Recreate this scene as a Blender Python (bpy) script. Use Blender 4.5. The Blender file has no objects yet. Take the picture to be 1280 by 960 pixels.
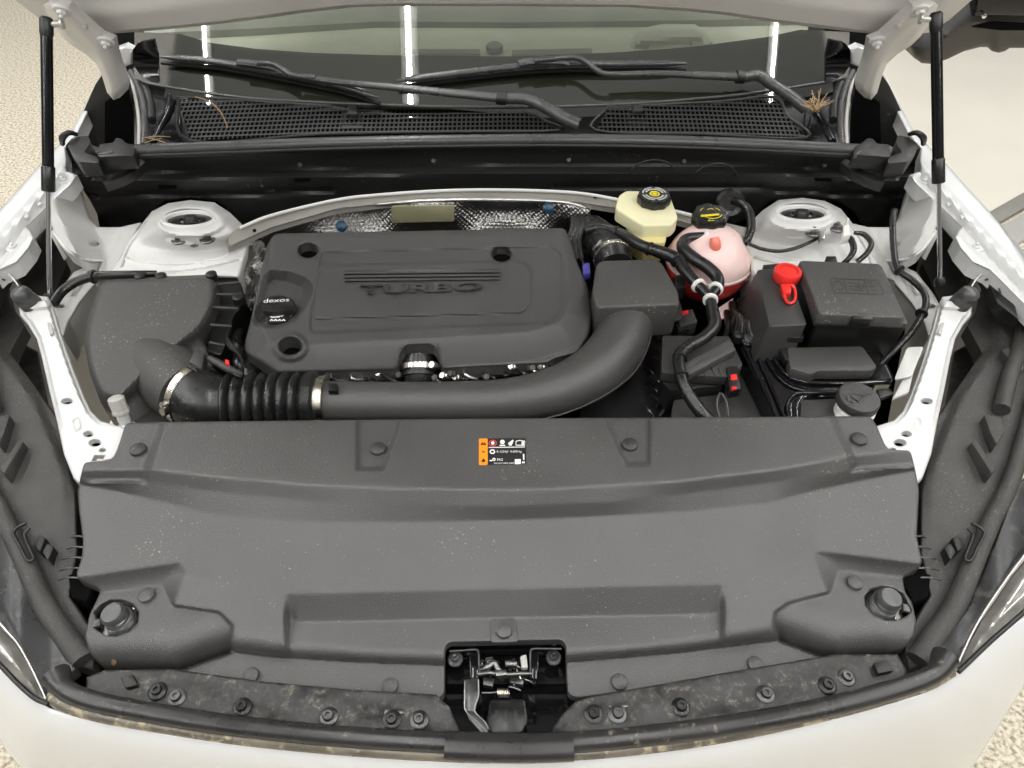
import bpy, bmesh, math, random
import numpy as np
from mathutils import Vector, Matrix, geometry
random.seed(7); np.random.seed(7)
R = math.radians
scene = bpy.context.scene
col = scene.collection

# ------------------------------------------------------------------ camera
CZ, PITCH, F = 1.75, R(45.0), 900.0
cam = bpy.data.cameras.new('camera'); camo = bpy.data.objects.new('camera', cam); col.objects.link(camo)
cam.sensor_width = 36.0; cam.lens = 36.0*F/1280.0; cam.clip_start = .01; cam.clip_end = 200
camo.location = (0, 0, CZ); camo.rotation_euler = (R(90)-PITCH, 0, 0)
scene.camera = camo
# ------------------------------------------------------------------ world: dim indoor surroundings
w = bpy.data.worlds.new('World'); scene.world = w; w.use_nodes = True
bg = w.node_tree.nodes['Background']
bg.inputs[0].default_value = (1.0, .992, .975, 1)
# a pale ceiling above, dimmer walls around
wn = w.node_tree.nodes; wl_ = w.node_tree.links
tc = wn.new('ShaderNodeTexCoord'); sx = wn.new('ShaderNodeSeparateXYZ'); mr_ = wn.new('ShaderNodeMapRange')
wl_.new(tc.outputs['Generated'], sx.inputs[0]); wl_.new(sx.outputs[2], mr_.inputs[0]); wl_.new(mr_.outputs[0], bg.inputs[1])
mr_.inputs[1].default_value = .05; mr_.inputs[2].default_value = .95; mr_.inputs[3].default_value = .10; mr_.inputs[4].default_value = .80
scene.view_settings.view_transform = 'Standard'; scene.view_settings.look = 'None'
scene.view_settings.exposure = -0.40; scene.view_settings.gamma = 1.0
TUBE_STRENGTH = 108.0

# ------------------------------------------------------------------ pixel -> place
cp, sp = math.cos(PITCH), math.sin(PITCH)
def rays(U, V):
    U = np.atleast_1d(np.asarray(U, float)); V = np.atleast_1d(np.asarray(V, float))
    a = (480.0-V)
    return np.stack([(U-640.0), F*cp + a*sp, -F*sp + a*cp], -1)
def Pz(U, V, Z):
    d = rays(U, V); t = (np.asarray(Z, float)-CZ)/d[:, 2]
    return np.array([0, 0, CZ]) + d*t[:, None]
def Py(U, V, Y):
    d = rays(U, V); t = np.asarray(Y, float)/d[:, 1]
    return np.array([0, 0, CZ]) + d*(t+np.zeros(len(d)))[:, None]
def pz(u, v, z): return Pz([u], [v], z)[0]
def py(u, v, y): return Py([u], [v], y)[0]
def scl(p): return (p[1]*cp + (CZ-p[2])*sp)/F          # metres per pixel at a point
def M(pts):                                             # the car's other side
    out = []
    for p in pts:
        q = list(p); q[0] = 1230+.03*(p[1]-100)-p[0]; out.append(tuple(q))
    return out
def sst(a, b, x):
    t = np.clip((x-a)/(b-a), 0, 1); return t*t*(3-2*t)
def lin(a, b, x): return np.clip((x-a)/(b-a), 0, 1)
def curve(pts):
    p = np.array(sorted(pts), float)
    return lambda U: np.interp(U, p[:, 0], p[:, 1])
def inside(U, V, poly):
    poly = np.asarray(poly, float); r = np.zeros(len(U), bool); n = len(poly)
    for i in range(n):
        x0, y0 = poly[i]; x1, y1 = poly[(i+1) % n]
        if y0 == y1: continue
        c = ((y0 > V) != (y1 > V)) & (U < (x1-x0)*(V-y0)/(y1-y0)+x0); r ^= c
    return r
def dist(U, V, line, closed=False):
    L = np.asarray(line, float); n = len(L); best = np.full(len(U), 1e9)
    for i in range(n if closed else n-1):
        a = L[i]; b = L[(i+1) % n]; e = b-a; l2 = max(e@e, 1e-9)
        t = np.clip(((U-a[0])*e[0]+(V-a[1])*e[1])/l2, 0, 1)
        best = np.minimum(best, np.hypot(U-a[0]-t*e[0], V-a[1]-t*e[1]))
    return best
def sdf(U, V, poly):                                    # positive inside
    d = dist(U, V, poly, True); return np.where(inside(U, V, poly), d, -d)
def catmull(pts, n=8):
    P = [np.asarray(p, float) for p in pts]; P = [2*P[0]-P[1]]+P+[2*P[-1]-P[-2]]
    out = []
    for i in range(1, len(P)-2):
        for k in range(n):
            t = k/n; a, b, c, d = P[i-1:i+3]
            out.append(.5*((2*b)+(c-a)*t+(2*a-5*b+4*c-d)*t*t+(3*b-a-3*c+d)*t**3))
    out.append(P[-2]); return np.array(out)
def rc(poly, r, n=4):                                   # fillet the corners
    out = []; m = len(poly)
    for i in range(m):
        p = np.array(poly[i][:2], float); a = np.array(poly[i-1][:2], float); b = np.array(poly[(i+1) % m][:2], float)
        da = a-p; db = b-p; la = np.linalg.norm(da); lb = np.linalg.norm(db); q = min(r, la*.45, lb*.45)
        s = p+da/la*q; e = p+db/lb*q
        for k in range(n+1):
            t = k/n; out.append(tuple((1-t)**2*s+2*t*(1-t)*p+t*t*e))
    return out
def ell(cx, cy, rx, ry, n=24, rot=0):
    c, s = math.cos(rot), math.sin(rot)
    return [(cx+rx*math.cos(2*math.pi*k/n)*c-ry*math.sin(2*math.pi*k/n)*s, cy+rx*math.cos(2*math.pi*k/n)*s+ry*math.sin(2*math.pi*k/n)*c) for k in range(n)]

# ------------------------------------------------------------------ materials
MATS = {}
def mat(name, c, rough=.5, metal=0, grain=0, gscale=600, var=0, vscale=12, dust=0, dcol=(.55, .5, .42), dscale=160, coat=0, trans=0, sss=0, emit=None, spec=.5, alpha=1, drough=None, dlo=.6):
    m = bpy.data.materials.new(name); m.use_nodes = True; nt = m.node_tree; N = nt.nodes; L = nt.links
    b = N['Principled BSDF']
    b.inputs['Base Color'].default_value = (*c, 1); b.inputs['Roughness'].default_value = rough
    b.inputs['Metallic'].default_value = metal; b.inputs['Coat Weight'].default_value = coat; b.inputs['Coat Roughness'].default_value = .08
    b.inputs['Specular IOR Level'].default_value = spec
    b.inputs['Transmission Weight'].default_value = trans
    if sss: b.inputs['Subsurface Weight'].default_value = sss; b.inputs['Subsurface Radius'].default_value = (.03, .02, .015)
    if emit: b.inputs['Emission Color'].default_value = (*emit[0], 1); b.inputs['Emission Strength'].default_value = emit[1]
    g = N.new('ShaderNodeNewGeometry')
    src = None
    if var:
        n = N.new('ShaderNodeTexNoise'); n.inputs['Scale'].default_value = vscale; n.inputs['Detail'].default_value = 6
        L.new(g.outputs['Position'], n.inputs['Vector'])
        mr = N.new('ShaderNodeMapRange'); mr.inputs[1].default_value = .3; mr.inputs[2].default_value = .7
        mr.inputs[3].default_value = 1-var; mr.inputs[4].default_value = 1+var; L.new(n.outputs[0], mr.inputs[0])
        mx = N.new('ShaderNodeMix'); mx.data_type = 'RGBA'; mx.blend_type = 'MULTIPLY'; mx.inputs[0].default_value = 1
        mx.inputs[6].default_value = (*c, 1); L.new(mr.outputs[0], mx.inputs[7]); src = mx.outputs[2]
        r2 = N.new('ShaderNodeMapRange'); r2.inputs[1].default_value = .3; r2.inputs[2].default_value = .7
        r2.inputs[3].default_value = max(.02, rough-.07); r2.inputs[4].default_value = min(1, rough+.07); L.new(n.outputs[0], r2.inputs[0]); L.new(r2.outputs[0], b.inputs['Roughness'])
    if dust:
        n = N.new('ShaderNodeTexNoise'); n.inputs['Scale'].default_value = dscale; n.inputs['Detail'].default_value = 3
        L.new(g.outputs['Position'], n.inputs['Vector'])
        n2 = N.new('ShaderNodeTexNoise'); n2.inputs['Scale'].default_value = 9; n2.inputs['Detail'].default_value = 4; L.new(g.outputs['Position'], n2.inputs['Vector'])
        a = N.new('ShaderNodeMath'); a.operation = 'MULTIPLY_ADD'; a.inputs[1].default_value = .35; L.new(n2.outputs[0], a.inputs[0]); L.new(n.outputs[0], a.inputs[2])
        mr = N.new('ShaderNodeMapRange'); mr.inputs[1].default_value = dlo+.175; mr.inputs[2].default_value = dlo+.275; mr.inputs[3].default_value = 0; mr.inputs[4].default_value = dust
        L.new(a.outputs[0], mr.inputs[0])
        mx = N.new('ShaderNodeMix'); mx.data_type = 'RGBA'; L.new(mr.outputs[0], mx.inputs[0])
        if src: L.new(src, mx.inputs[6])
        else: mx.inputs[6].default_value = (*c, 1)
        mx.inputs[7].default_value = (*dcol, 1); src = mx.outputs[2]
    if src: L.new(src, b.inputs['Base Color'])
    if grain:
        n = N.new('ShaderNodeTexNoise'); n.inputs['Scale'].default_value = gscale; n.inputs['Detail'].default_value = 2
        L.new(g.outputs['Position'], n.inputs['Vector'])
        bp = N.new('ShaderNodeBump'); bp.inputs['Strength'].default_value = grain; bp.inputs['Distance'].default_value = .0014
        L.new(n.outputs[0], bp.inputs['Height']); L.new(bp.outputs[0], b.inputs['Normal'])
    MATS[name] = m; return m
mat('cover', (.058, .0568, .0552), .36, grain=.6, gscale=650, var=.12, vscale=7, dust=.45, dscale=260, dlo=.69, spec=.62)
mat('engine', (.056, .055, .0535), .42, grain=.7, gscale=900, var=.08, vscale=9, dust=.3, dscale=300, dlo=.71, spec=.5)
mat('plastic', (.034, .0333, .0325), .46, grain=.4, gscale=500, var=.1)
mat('plastic_dusty', (.040, .0385, .036), .58, grain=.7, gscale=500, var=.3, vscale=30, dust=.4, dscale=260, dlo=.64, dcol=(.24, .22, .18))
mat('airbox', (.058, .0565, .054), .42, grain=.7, gscale=900, var=.08, dust=.45, dscale=230, dlo=.67)
mat('black', (.008, .008, .008), .42, grain=.2, var=.1)
mat('cowl', (.012, .0118, .0115), .42, grain=.25, gscale=400, var=.15, dust=.25, dscale=120, dlo=.70)
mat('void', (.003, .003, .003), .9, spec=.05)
mat('gloss', (.005, .005, .006), .12, var=.2, vscale=30, dust=.2, dscale=70, dlo=.72)
mat('rubber', (.011, .011, .011), .3, var=.15, vscale=40)
mat('rubber_grey', (.06, .06, .06), .32, var=.1)
mat('relief_shade', (.012, .012, .012), .3)  # darker than the cover: shade of the raised relief put into the colour
mat('seal', (.022, .0215, .021), .3, var=.2, vscale=18, dust=.35, dscale=90, dlo=.66, dcol=(.4, .34, .24))
mat('trim', (.12, .105, .08), .28, var=.35, vscale=25, dust=.6, dscale=60, dlo=.57, dcol=(.5, .42, .26))
mat('white', (.66, .663, .655), .22, coat=.5)
mat('white_flat', (.66, .655, .635), .42, var=.06, vscale=14, dust=.25, dscale=60, dlo=.66, dcol=(.4, .36, .3))
mat('brace', (.64, .642, .632), .36, var=.04, vscale=16, dust=.2, dscale=90, dlo=.68)
mat('primer', (.48, .475, .455), .45, var=.08, vscale=14, dust=.2, dscale=60, dlo=.66)
mat('hood', (.56, .545, .515), .35, var=.03, vscale=4, coat=.15)
mat('steel', (.62, .58, .5), .28, 1, var=.2, vscale=60)
mat('chrome', (.78, .78, .78), .12, 1)
mat('zinc', (.7, .69, .66), .35, 1, var=.1, vscale=80)
mat('dark_metal', (.10, .10, .10), .35, .8, var=.3, vscale=60)
mat('dark_zinc', (.21, .21, .205), .35, 1, var=.2, vscale=80)
mat('gutter', (.012, .012, .013), .3, var=.3, vscale=20, dust=.35, dscale=45, dlo=.60, dcol=(.13, .12, .10))
mat('red', (.72, .028, .022), .35, grain=.1, var=.06)
mat('red_dark', (.55, .02, .02), .4)
mat('blue', (.006, .035, .075), .3)
mat('violet', (.08, .07, .35), .4)
mat('cream', (.80, .76, .50), .35, sss=.4, var=.05, vscale=10)
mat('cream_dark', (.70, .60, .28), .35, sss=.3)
mat('pipe', (.054, .0525, .0505), .38, grain=.5, gscale=600, var=.05, vscale=9)
mat('wiper', (.07, .07, .07), .28, .3, var=.1)  # grey lifted: sheen of the arms put partly into the colour
mat('pink', (.85, .64, .61), .3, sss=.5, var=.06, vscale=8)
mat('coolant', (.75, .05, .045), .25, sss=.3)
mat('nipple', (.9, .25, .18), .35, sss=.2)
mat('white_plastic', (.78, .77, .74), .4, sss=.1)
mat('clear', (.50, .50, .48), .3, sss=.2)
mat('ink_white', (.85, .84, .82), .5)
mat('ink_yellow', (.75, .62, .03), .5)
mat('ink_grey', (.45, .45, .44), .5)
mat('ink_black', (.012, .012, .012), .5)
mat('ink_red', (.7, .05, .05), .5)
mat('orange', (.90, .27, .012), .45)
mat('plate', (.24, .23, .14), .4, var=.1)
mat('straw', (.30, .20, .10), .7, var=.3, vscale=90)
mat('lens', (.34, .33, .30), .1, .35, coat=1, var=.3, vscale=30)
mat('dash', (.60, .61, .53), .6, var=.12, vscale=5)
mat('dash_dark', (.30, .31, .27), .6, var=.15, vscale=6)
mat('frit_sheen', (.11, .106, .092), .10, var=.15, vscale=4)  # black border lifted to grey: ceiling reflection put into the colour
mat('flange', (.24, .232, .205), .4, var=.1, vscale=12)
mat('tag_grey', (.42, .41, .38), .5)

def shield_material():
    m = bpy.data.materials.new('shield'); m.use_nodes = True; N = m.node_tree.nodes; L = m.node_tree.links; b = N['Principled BSDF']
    b.inputs['Base Color'].default_value = (.24, .236, .225, 1); b.inputs['Metallic'].default_value = 1; b.inputs['Roughness'].default_value = .3
    g = N.new('ShaderNodeNewGeometry'); v = N.new('ShaderNodeTexVoronoi'); v.inputs['Scale'].default_value = 150; v.inputs['Randomness'].default_value = .25
    mp = N.new('ShaderNodeMapping'); mp.inputs['Rotation'].default_value = (0, R(45), 0); L.new(g.outputs['Position'], mp.inputs[0]); L.new(mp.outputs[0], v.inputs['Vector'])
    bp = N.new('ShaderNodeBump'); bp.inputs['Strength'].default_value = 1; bp.inputs['Distance'].default_value = .0026
    L.new(v.outputs['Distance'], bp.inputs['Height']); L.new(bp.outputs[0], b.inputs['Normal']); MATS['shield'] = m
shield_material()
def carpet_material():
    m = bpy.data.materials.new('carpet'); m.use_nodes = True; N = m.node_tree.nodes; L = m.node_tree.links; b = N['Principled BSDF']
    g = N.new('ShaderNodeNewGeometry'); n = N.new('ShaderNodeTexNoise'); n.inputs['Scale'].default_value = 88; n.inputs['Detail'].default_value = 3
    n2 = N.new('ShaderNodeTexNoise'); n2.inputs['Scale'].default_value = 1.4
    L.new(g.outputs['Position'], n.inputs['Vector']); L.new(g.outputs['Position'], n2.inputs['Vector'])
    r = N.new('ShaderNodeValToRGB'); e = r.color_ramp.elements
    e[0].position = .34; e[0].color = (.36, .30, .21, 1); e[1].position = .60; e[1].color = (.84, .785, .66, 1)
    k = e.new(.47); k.color = (.66, .585, .445, 1)
    L.new(n.outputs[0], r.inputs[0]); L.new(r.outputs[0], b.inputs['Base Color']); b.inputs['Roughness'].default_value = .9
    bp = N.new('ShaderNodeBump'); bp.inputs['Strength'].default_value = .6; bp.inputs['Distance'].default_value = .01; L.new(n.outputs[0], bp.inputs['Height']); L.new(bp.outputs[0], b.inputs['Normal'])
    MATS['carpet'] = m
carpet_material()
def glass_material():
    m = bpy.data.materials.new('glass'); m.use_nodes = True; N = m.node_tree.nodes; L = m.node_tree.links
    for n in list(N):
        if n.type != 'OUTPUT_MATERIAL': N.remove(n)
    o = [n for n in N if n.type == 'OUTPUT_MATERIAL'][0]
    t = N.new('ShaderNodeBsdfTransparent'); t.inputs[0].default_value = (.68, .71, .63, 1)
    g = N.new('ShaderNodeBsdfGlossy'); g.inputs['Roughness'].default_value = .015
    f = N.new('ShaderNodeFresnel'); f.inputs[0].default_value = 1.9
    x = N.new('ShaderNodeMixShader'); L.new(f.outputs[0], x.inputs[0]); L.new(t.outputs[0], x.inputs[1]); L.new(g.outputs[0], x.inputs[2]); L.new(x.outputs[0], o.inputs[0])
    MATS['glass'] = m
glass_material()
mat('floor_white', (.80, .765, .66), .35, var=.03, vscale=2.5)
mat('tube', (1, 1, 1), .5, emit=((1, .992, .975), TUBE_STRENGTH))
mat('lamp_body', (.5, .5, .5), .5)

# ------------------------------------------------------------------ objects
WO = {}
def link(o, parent, origin):
    col.objects.link(o)
    if parent is not None:
        o.parent = parent; o.location = Vector(origin)-WO[parent.name]
    else: o.location = origin
    WO[o.name] = Vector(origin)
def tag(o, label, cat=None, group=None, kind=None):
    if label: o['label'] = label
    if cat: o['category'] = cat
    if group: o['group'] = group
    if kind: o['kind'] = kind
    return o
def thing(name, label, cat, p, group=None):
    o = bpy.data.objects.new(name, None); o.empty_display_size = .02
    link(o, None, p); return tag(o, label, cat, group)
def mk(name, V, Fc, m, parent=None, ang=35):
    V = np.asarray(V, float); c = (V.min(0)+V.max(0))/2
    me = bpy.data.meshes.new(name); me.from_pydata([tuple(v) for v in V-c], [], [tuple(int(i) for i in f) for f in Fc]); me.update()
    me.polygons.foreach_set('use_smooth', [True]*len(me.polygons)); me.set_sharp_from_angle(angle=R(ang))
    me.materials.append(MATS[m]); o = bpy.data.objects.new(name, me); link(o, parent, c); return o
def join(parts):                                        # several (V,F) shapes as one mesh
    VV = []; FF = []; n = 0
    for V, Fc in parts:
        VV.append(np.asarray(V, float)); FF += [tuple(i+n for i in f) for f in Fc]; n += len(V)
    return np.concatenate(VV), FF
def sheet(name, outline, h, m, parent=None, holes=(), step=4., thick=.003, rnd=0, rmm=.003, mp=None, ang=35, drop=(0, 0, -1), lines=(), raw=False):
    def dens(poly, closed=True):
        out = []; n = len(poly)
        for i in range(n if closed else n-1):
            a = np.array(poly[i][:2], float); b = np.array(poly[(i+1) % n][:2], float); k = max(1, int(round(np.linalg.norm(b-a)/step)))
            out += [a+(b-a)*j/k for j in range(k)]
        if not closed: out.append(np.array(poly[-1][:2], float))
        return out
    pts = []; edges = []
    loops = [dens(outline)]+[dens(x) for x in holes]
    for lp in loops:
        s = len(pts); pts += lp; edges += [(s+i, s+(i+1) % len(lp)) for i in range(len(lp))]
    for ln in lines:
        d = dens(ln, False); s = len(pts); pts += d; edges += [(s+i, s+i+1) for i in range(len(d)-1)]
    O = np.array(loops[0])
    if rnd:
        for lp in loops:
            A = np.array(lp); T = np.roll(A, -1, 0)-np.roll(A, 1, 0); T /= np.linalg.norm(T, axis=1)[:, None]+1e-9
            for q in (.12, .35, .65, 1.):
                for s in (1, -1):
                    B = A+s*q*rnd*np.stack([-T[:, 1], T[:, 0]], 1)
                    ok = inside(B[:, 0], B[:, 1], O)
                    for x in holes: ok &= ~inside(B[:, 0], B[:, 1], x)
                    dd = np.full(len(B), 1e9)
                    for lq in loops: dd = np.minimum(dd, dist(B[:, 0], B[:, 1], lq, True))
                    pts += list(B[ok & (dd > q*rnd*.8)])
    lo = O.min(0); hi = O.max(0)
    gu, gv = np.meshgrid(np.arange(lo[0], hi[0], step), np.arange(lo[1], hi[1], step*.87))
    gu = gu+(np.arange(gu.shape[0]) % 2)[:, None]*step*.5; gu = gu.ravel(); gv = gv.ravel()
    ok = inside(gu, gv, O)
    for x in holes: ok &= ~inside(gu, gv, x)
    gu, gv = gu[ok], gv[ok]
    dd = np.full(len(gu), 1e9)
    for lp in loops: dd = np.minimum(dd, dist(gu, gv, lp, True))
    for ln in lines: dd = np.minimum(dd, dist(gu, gv, ln))
    ok = dd > max(step*.45, rnd*1.15); pts += list(np.stack([gu[ok], gv[ok]], 1))
    r = geometry.delaunay_2d_cdt([Vector((p[0], p[1])) for p in pts], edges, [], 0, 1e-4)
    P = np.array([(v.x, v.y) for v in r[0]]); T = np.array([f for f in r[2] if len(f) == 3])
    C = P[T].mean(1); ok = inside(C[:, 0], C[:, 1], O)
    for x in holes: ok &= ~inside(C[:, 0], C[:, 1], x)
    T = T[ok]
    a, b, c = P[T[:, 0]], P[T[:, 1]], P[T[:, 2]]
    ar = (b[:, 0]-a[:, 0])*(c[:, 1]-a[:, 1])-(b[:, 1]-a[:, 1])*(c[:, 0]-a[:, 0])
    T[ar > 0] = T[ar > 0][:, ::-1]; T = T[np.abs(ar) > 1e-6]
    U, V = P[:, 0], P[:, 1]
    off = np.zeros(len(U))
    if rnd:
        d = np.full(len(U), 1e9)
        for lp in loops: d = np.minimum(d, dist(U, V, lp, True))
        q = 1-np.clip(d/rnd, 0, 1); off = rmm*(1-np.sqrt(np.maximum(0, 1-q*q)))
    if mp is not None: X = mp(U, V, off)
    else: X = Pz(U, V, (h(U, V) if callable(h) else np.full(len(U), float(h)))-off)
    cnt = {}
    for t in T:
        for i in range(3):
            k = (t[i], t[(i+1) % 3]); cnt[k] = 1
    bnd = [k for k in cnt if (k[1], k[0]) not in cnt]
    Fc = [tuple(t) for t in T]; n = len(X); idx = {}; ex = []
    dv = np.array(drop, float)*thick
    for k in bnd:
        for i in k:
            if i not in idx: idx[i] = n+len(ex); ex.append(X[i]+dv)
    Fc += [(k[1], k[0], idx[k[0]], idx[k[1]]) for k in bnd]
    X = np.concatenate([X, np.array(ex)]) if ex else X
    used = np.unique(np.array([i for f in Fc for i in f])); rem = -np.ones(len(X), int); rem[used] = np.arange(len(used))
    X = X[used]; Fc = [tuple(rem[i] for i in f) for f in Fc]
    if raw: return X, Fc
    return mk(name, X, Fc, m, parent, ang)
def bevelled(V, Fc, bevel, seg=2):
    bm = bmesh.new(); vs = [bm.verts.new(v) for v in V]
    for f in Fc: bm.faces.new([vs[i] for i in f])
    bmesh.ops.recalc_face_normals(bm, faces=bm.faces)
    if bevel: bmesh.ops.bevel(bm, geom=[e for e in bm.edges if e.calc_face_angle(0) > .5], offset=bevel, segments=seg, profile=.5, affect='EDGES', clamp_overlap=True)
    bm.verts.index_update(); X = np.array([v.co[:] for v in bm.verts]); Q = [tuple(v.index for v in f.verts) for f in bm.faces]; bm.free(); return X, Q
def prism3(top, bot, bevel=.002, seg=2):
    n = len(top); V = list(top)+list(bot)
    Fc = [tuple(range(n)), tuple(range(2*n-1, n-1, -1))]+[(i, n+i, n+(i+1) % n, (i+1) % n) for i in range(n)]
    return bevelled(V, Fc, bevel, seg)
def block(name, px, z, h, m, parent=None, bevel=.002, taper=0., seg=2, raw=False, lean=(0, 0)):
    px = np.array([p[:2] for p in px], float); z = np.zeros(len(px))+z
    T = Pz(px[:, 0], px[:, 1], z); c = T.mean(0); B = T.copy()
    B[:, :2] = c[:2]+(T[:, :2]-c[:2])*(1-taper)+np.array(lean); B[:, 2] = T[:, 2].min()-h if np.ptp(z) == 0 else T[:, 2]-h
    s = prism3(T, B, bevel, seg); return s if raw else mk(name, *s, m, parent)
def wblock(name, px, y, d, m, parent=None, bevel=.002, raw=False, dz=0):      # plate standing in a plane y = const, thickness d
    px = np.array([p[:2] for p in px], float); T = Py(px[:, 0], px[:, 1], np.zeros(len(px))+y); B = T+np.array([0, d, dz])
    s = prism3(T, B, bevel); return s if raw else mk(name, *s, m, parent)
def tubeV(path, rad, seg=14, caps=True, flat=None):
    P = np.asarray(path, float); n = len(P); rad = np.zeros(n)+rad
    T = np.gradient(P, axis=0); T /= np.linalg.norm(T, axis=1)[:, None]+1e-12
    up = np.array([0, 0, 1.]) if abs(T[0][2]) < .9 else np.array([0, 1., 0]); nrm = up-T[0]*(up@T[0]); nrm /= np.linalg.norm(nrm)
    V = []; Fc = []
    for i in range(n):
        nrm = nrm-T[i]*(nrm@T[i]); nrm /= np.linalg.norm(nrm); bi = np.cross(T[i], nrm)
        for k in range(seg):
            a = 2*math.pi*k/seg; f = 1 if flat is None else flat
            V.append(P[i]+rad[i]*(math.cos(a)*nrm*f+math.sin(a)*bi))
    for i in range(n-1):
        for k in range(seg):
            Fc.append((i*seg+k, i*seg+(k+1) % seg, (i+1)*seg+(k+1) % seg, (i+1)*seg+k))
    if caps: Fc += [tuple(range(seg-1, -1, -1)), tuple(range((n-1)*seg, n*seg))]
    return np.array(V), Fc
def ptube(name, pts, m, parent=None, n=8, seg=14, raw=False, flat=None, caps=True):     # pts: u, v, z, radius in pixels
    A = catmull([list(pz(p[0], p[1], p[2]))+[p[3]*scl(pz(p[0], p[1], p[2]))] for p in pts], n)
    s = tubeV(A[:, :3], np.maximum(A[:, 3], .0003), seg, caps, flat); return s if raw else mk(name, *s, m, parent, 50)
def latheV(c, prof, axis=(0, 0, 1), seg=24, wob=None):
    ax = np.array(axis, float); ax /= np.linalg.norm(ax); x = np.cross(ax, [0, 1, 0] if abs(ax[1]) < .9 else [1, 0, 0]); x /= np.linalg.norm(x); y = np.cross(ax, x)
    V = []; Fc = []; n = len(prof)
    for (r, h) in prof:
        for k in range(seg):
            a = 2*math.pi*k/seg; q = r*(wob(a, r) if wob else 1); V.append(np.array(c)+ax*h+q*(math.cos(a)*x+math.sin(a)*y))
    for i in range(n-1):
        for k in range(seg): Fc.append((i*seg+k, i*seg+(k+1) % seg, (i+1)*seg+(k+1) % seg, (i+1)*seg+k))
    Fc += [tuple(range(seg-1, -1, -1)), tuple(range((n-1)*seg, n*seg))]
    return np.array(V), Fc
def lathe(name, c, prof, m, parent=None, axis=(0, 0, 1), seg=24, wob=None): return mk(name, *latheV(c, prof, axis, seg, wob), m, parent, 40)
def text(name, s, quad, zf, m, parent=None, ext=.0006, bold=0.):
    cu = bpy.data.curves.new('t', 'FONT'); cu.body = s; cu.offset = bold; cu.resolution_u = 3; cu.extrude = .02
    o = bpy.data.objects.new('t', cu); col.objects.link(o); dg = bpy.context.evaluated_depsgraph_get(); me = bpy.data.meshes.new_from_object(o.evaluated_get(dg))
    V = np.array([v.co[:] for v in me.vertices]); Fc = [tuple(p.vertices) for p in me.polygons]
    bpy.data.objects.remove(o); bpy.data.curves.remove(cu)
    lo, hi = V.min(0), V.max(0); a = (V[:, 0]-lo[0])/(hi[0]-lo[0]); b = (V[:, 1]-lo[1])/(hi[1]-lo[1]); c = V[:, 2] > 0
    q = np.array(quad, float)                                   # bl, br, tr, tl
    uv = q[0]*((1-a)*(1-b))[:, None]+q[1]*(a*(1-b))[:, None]+q[2]*(a*b)[:, None]+q[3]*((1-a)*b)[:, None]
    z = (zf(uv[:, 0], uv[:, 1]) if callable(zf) else zf)+np.where(c, ext, -.0004)
    return mk(name, Pz(uv[:, 0], uv[:, 1], z), Fc, m, parent, 30)
def strip(name, px, wpx, zf, m, parent=None, ext=.0006, raw=False):       # thin raised line along px points
    A = np.array([p[:2] for p in px], float); T = np.gradient(A, axis=0); T /= np.linalg.norm(T, axis=1)[:, None]+1e-9; Nn = np.stack([-T[:, 1], T[:, 0]], 1)*wpx/2
    a, b = A+Nn, A-Nn; n = len(A)
    f = (lambda Q: zf(Q[:, 0], Q[:, 1])) if callable(zf) else (lambda Q: np.full(len(Q), float(zf)))
    V = np.concatenate([Pz(a[:, 0], a[:, 1], f(a)+ext), Pz(b[:, 0], b[:, 1], f(b)+ext), Pz(a[:, 0], a[:, 1], f(a)-.0004), Pz(b[:, 0], b[:, 1], f(b)-.0004)])
    Fc = []
    for i in range(n-1):
        Fc += [(i, i+1, n+i+1, n+i), (2*n+i, 2*n+i+1, i+1, i), (n+i, n+i+1, 3*n+i+1, 3*n+i)]
    return (V, Fc) if raw else mk(name, V, Fc, m, parent)
def lay(name, px, zf, m, parent=None, ext=.0005, raw=False):              # flat print: a thin film on a surface
    px = np.array([p[:2] for p in px], float); z = zf(px[:, 0], px[:, 1]) if callable(zf) else np.full(len(px), float(zf))
    T = Pz(px[:, 0], px[:, 1], z+ext); B = Pz(px[:, 0], px[:, 1], z-.0002); s = prism3(T, B, 0); return s if raw else mk(name, *s, m, parent)
def hexbolt(name, p, r, m, parent, axis=(0, 0, 1), h=None, washer=True):
    h = h or r*.9; s = []
    if washer: s.append(latheV(p, [(r*1.75, -.002), (r*1.75, r*.12), (r*1.6, r*.25), (r*1.0, r*.3)], axis, 20))
    s.append(latheV(p, [(r, 0), (r, h*.9), (r*.85, h)], axis, 6)); s.append(latheV(p, [(r*.45, h*.9), (r*.45, h*1.5), (r*.35, h*1.6)], axis, 10))
    return mk(name, *join(s), m, parent)

# ================================================================== SETTING
def quadmesh(name, pts, m, kind='structure'):
    o = mk(name, pts, [tuple(range(len(pts)))], m); o['kind'] = kind; return o
quadmesh('floor', [(-40, -40, 0), (40, -40, 0), (40, 40, 0), (-40, 40, 0)], 'carpet')
a0 = pz(1185, 301, .004); a1 = pz(1290, 241, .004); dl = (a1-a0)/np.linalg.norm(a1-a0); dn = np.array([-dl[1], dl[0], 0])
q0 = a0-dl*.25; q1 = a0+dl*9
o = quadmesh('vinyl_floor', [q0, q1, q1+dn*12, q0+dn*12], 'floor_white')
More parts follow.
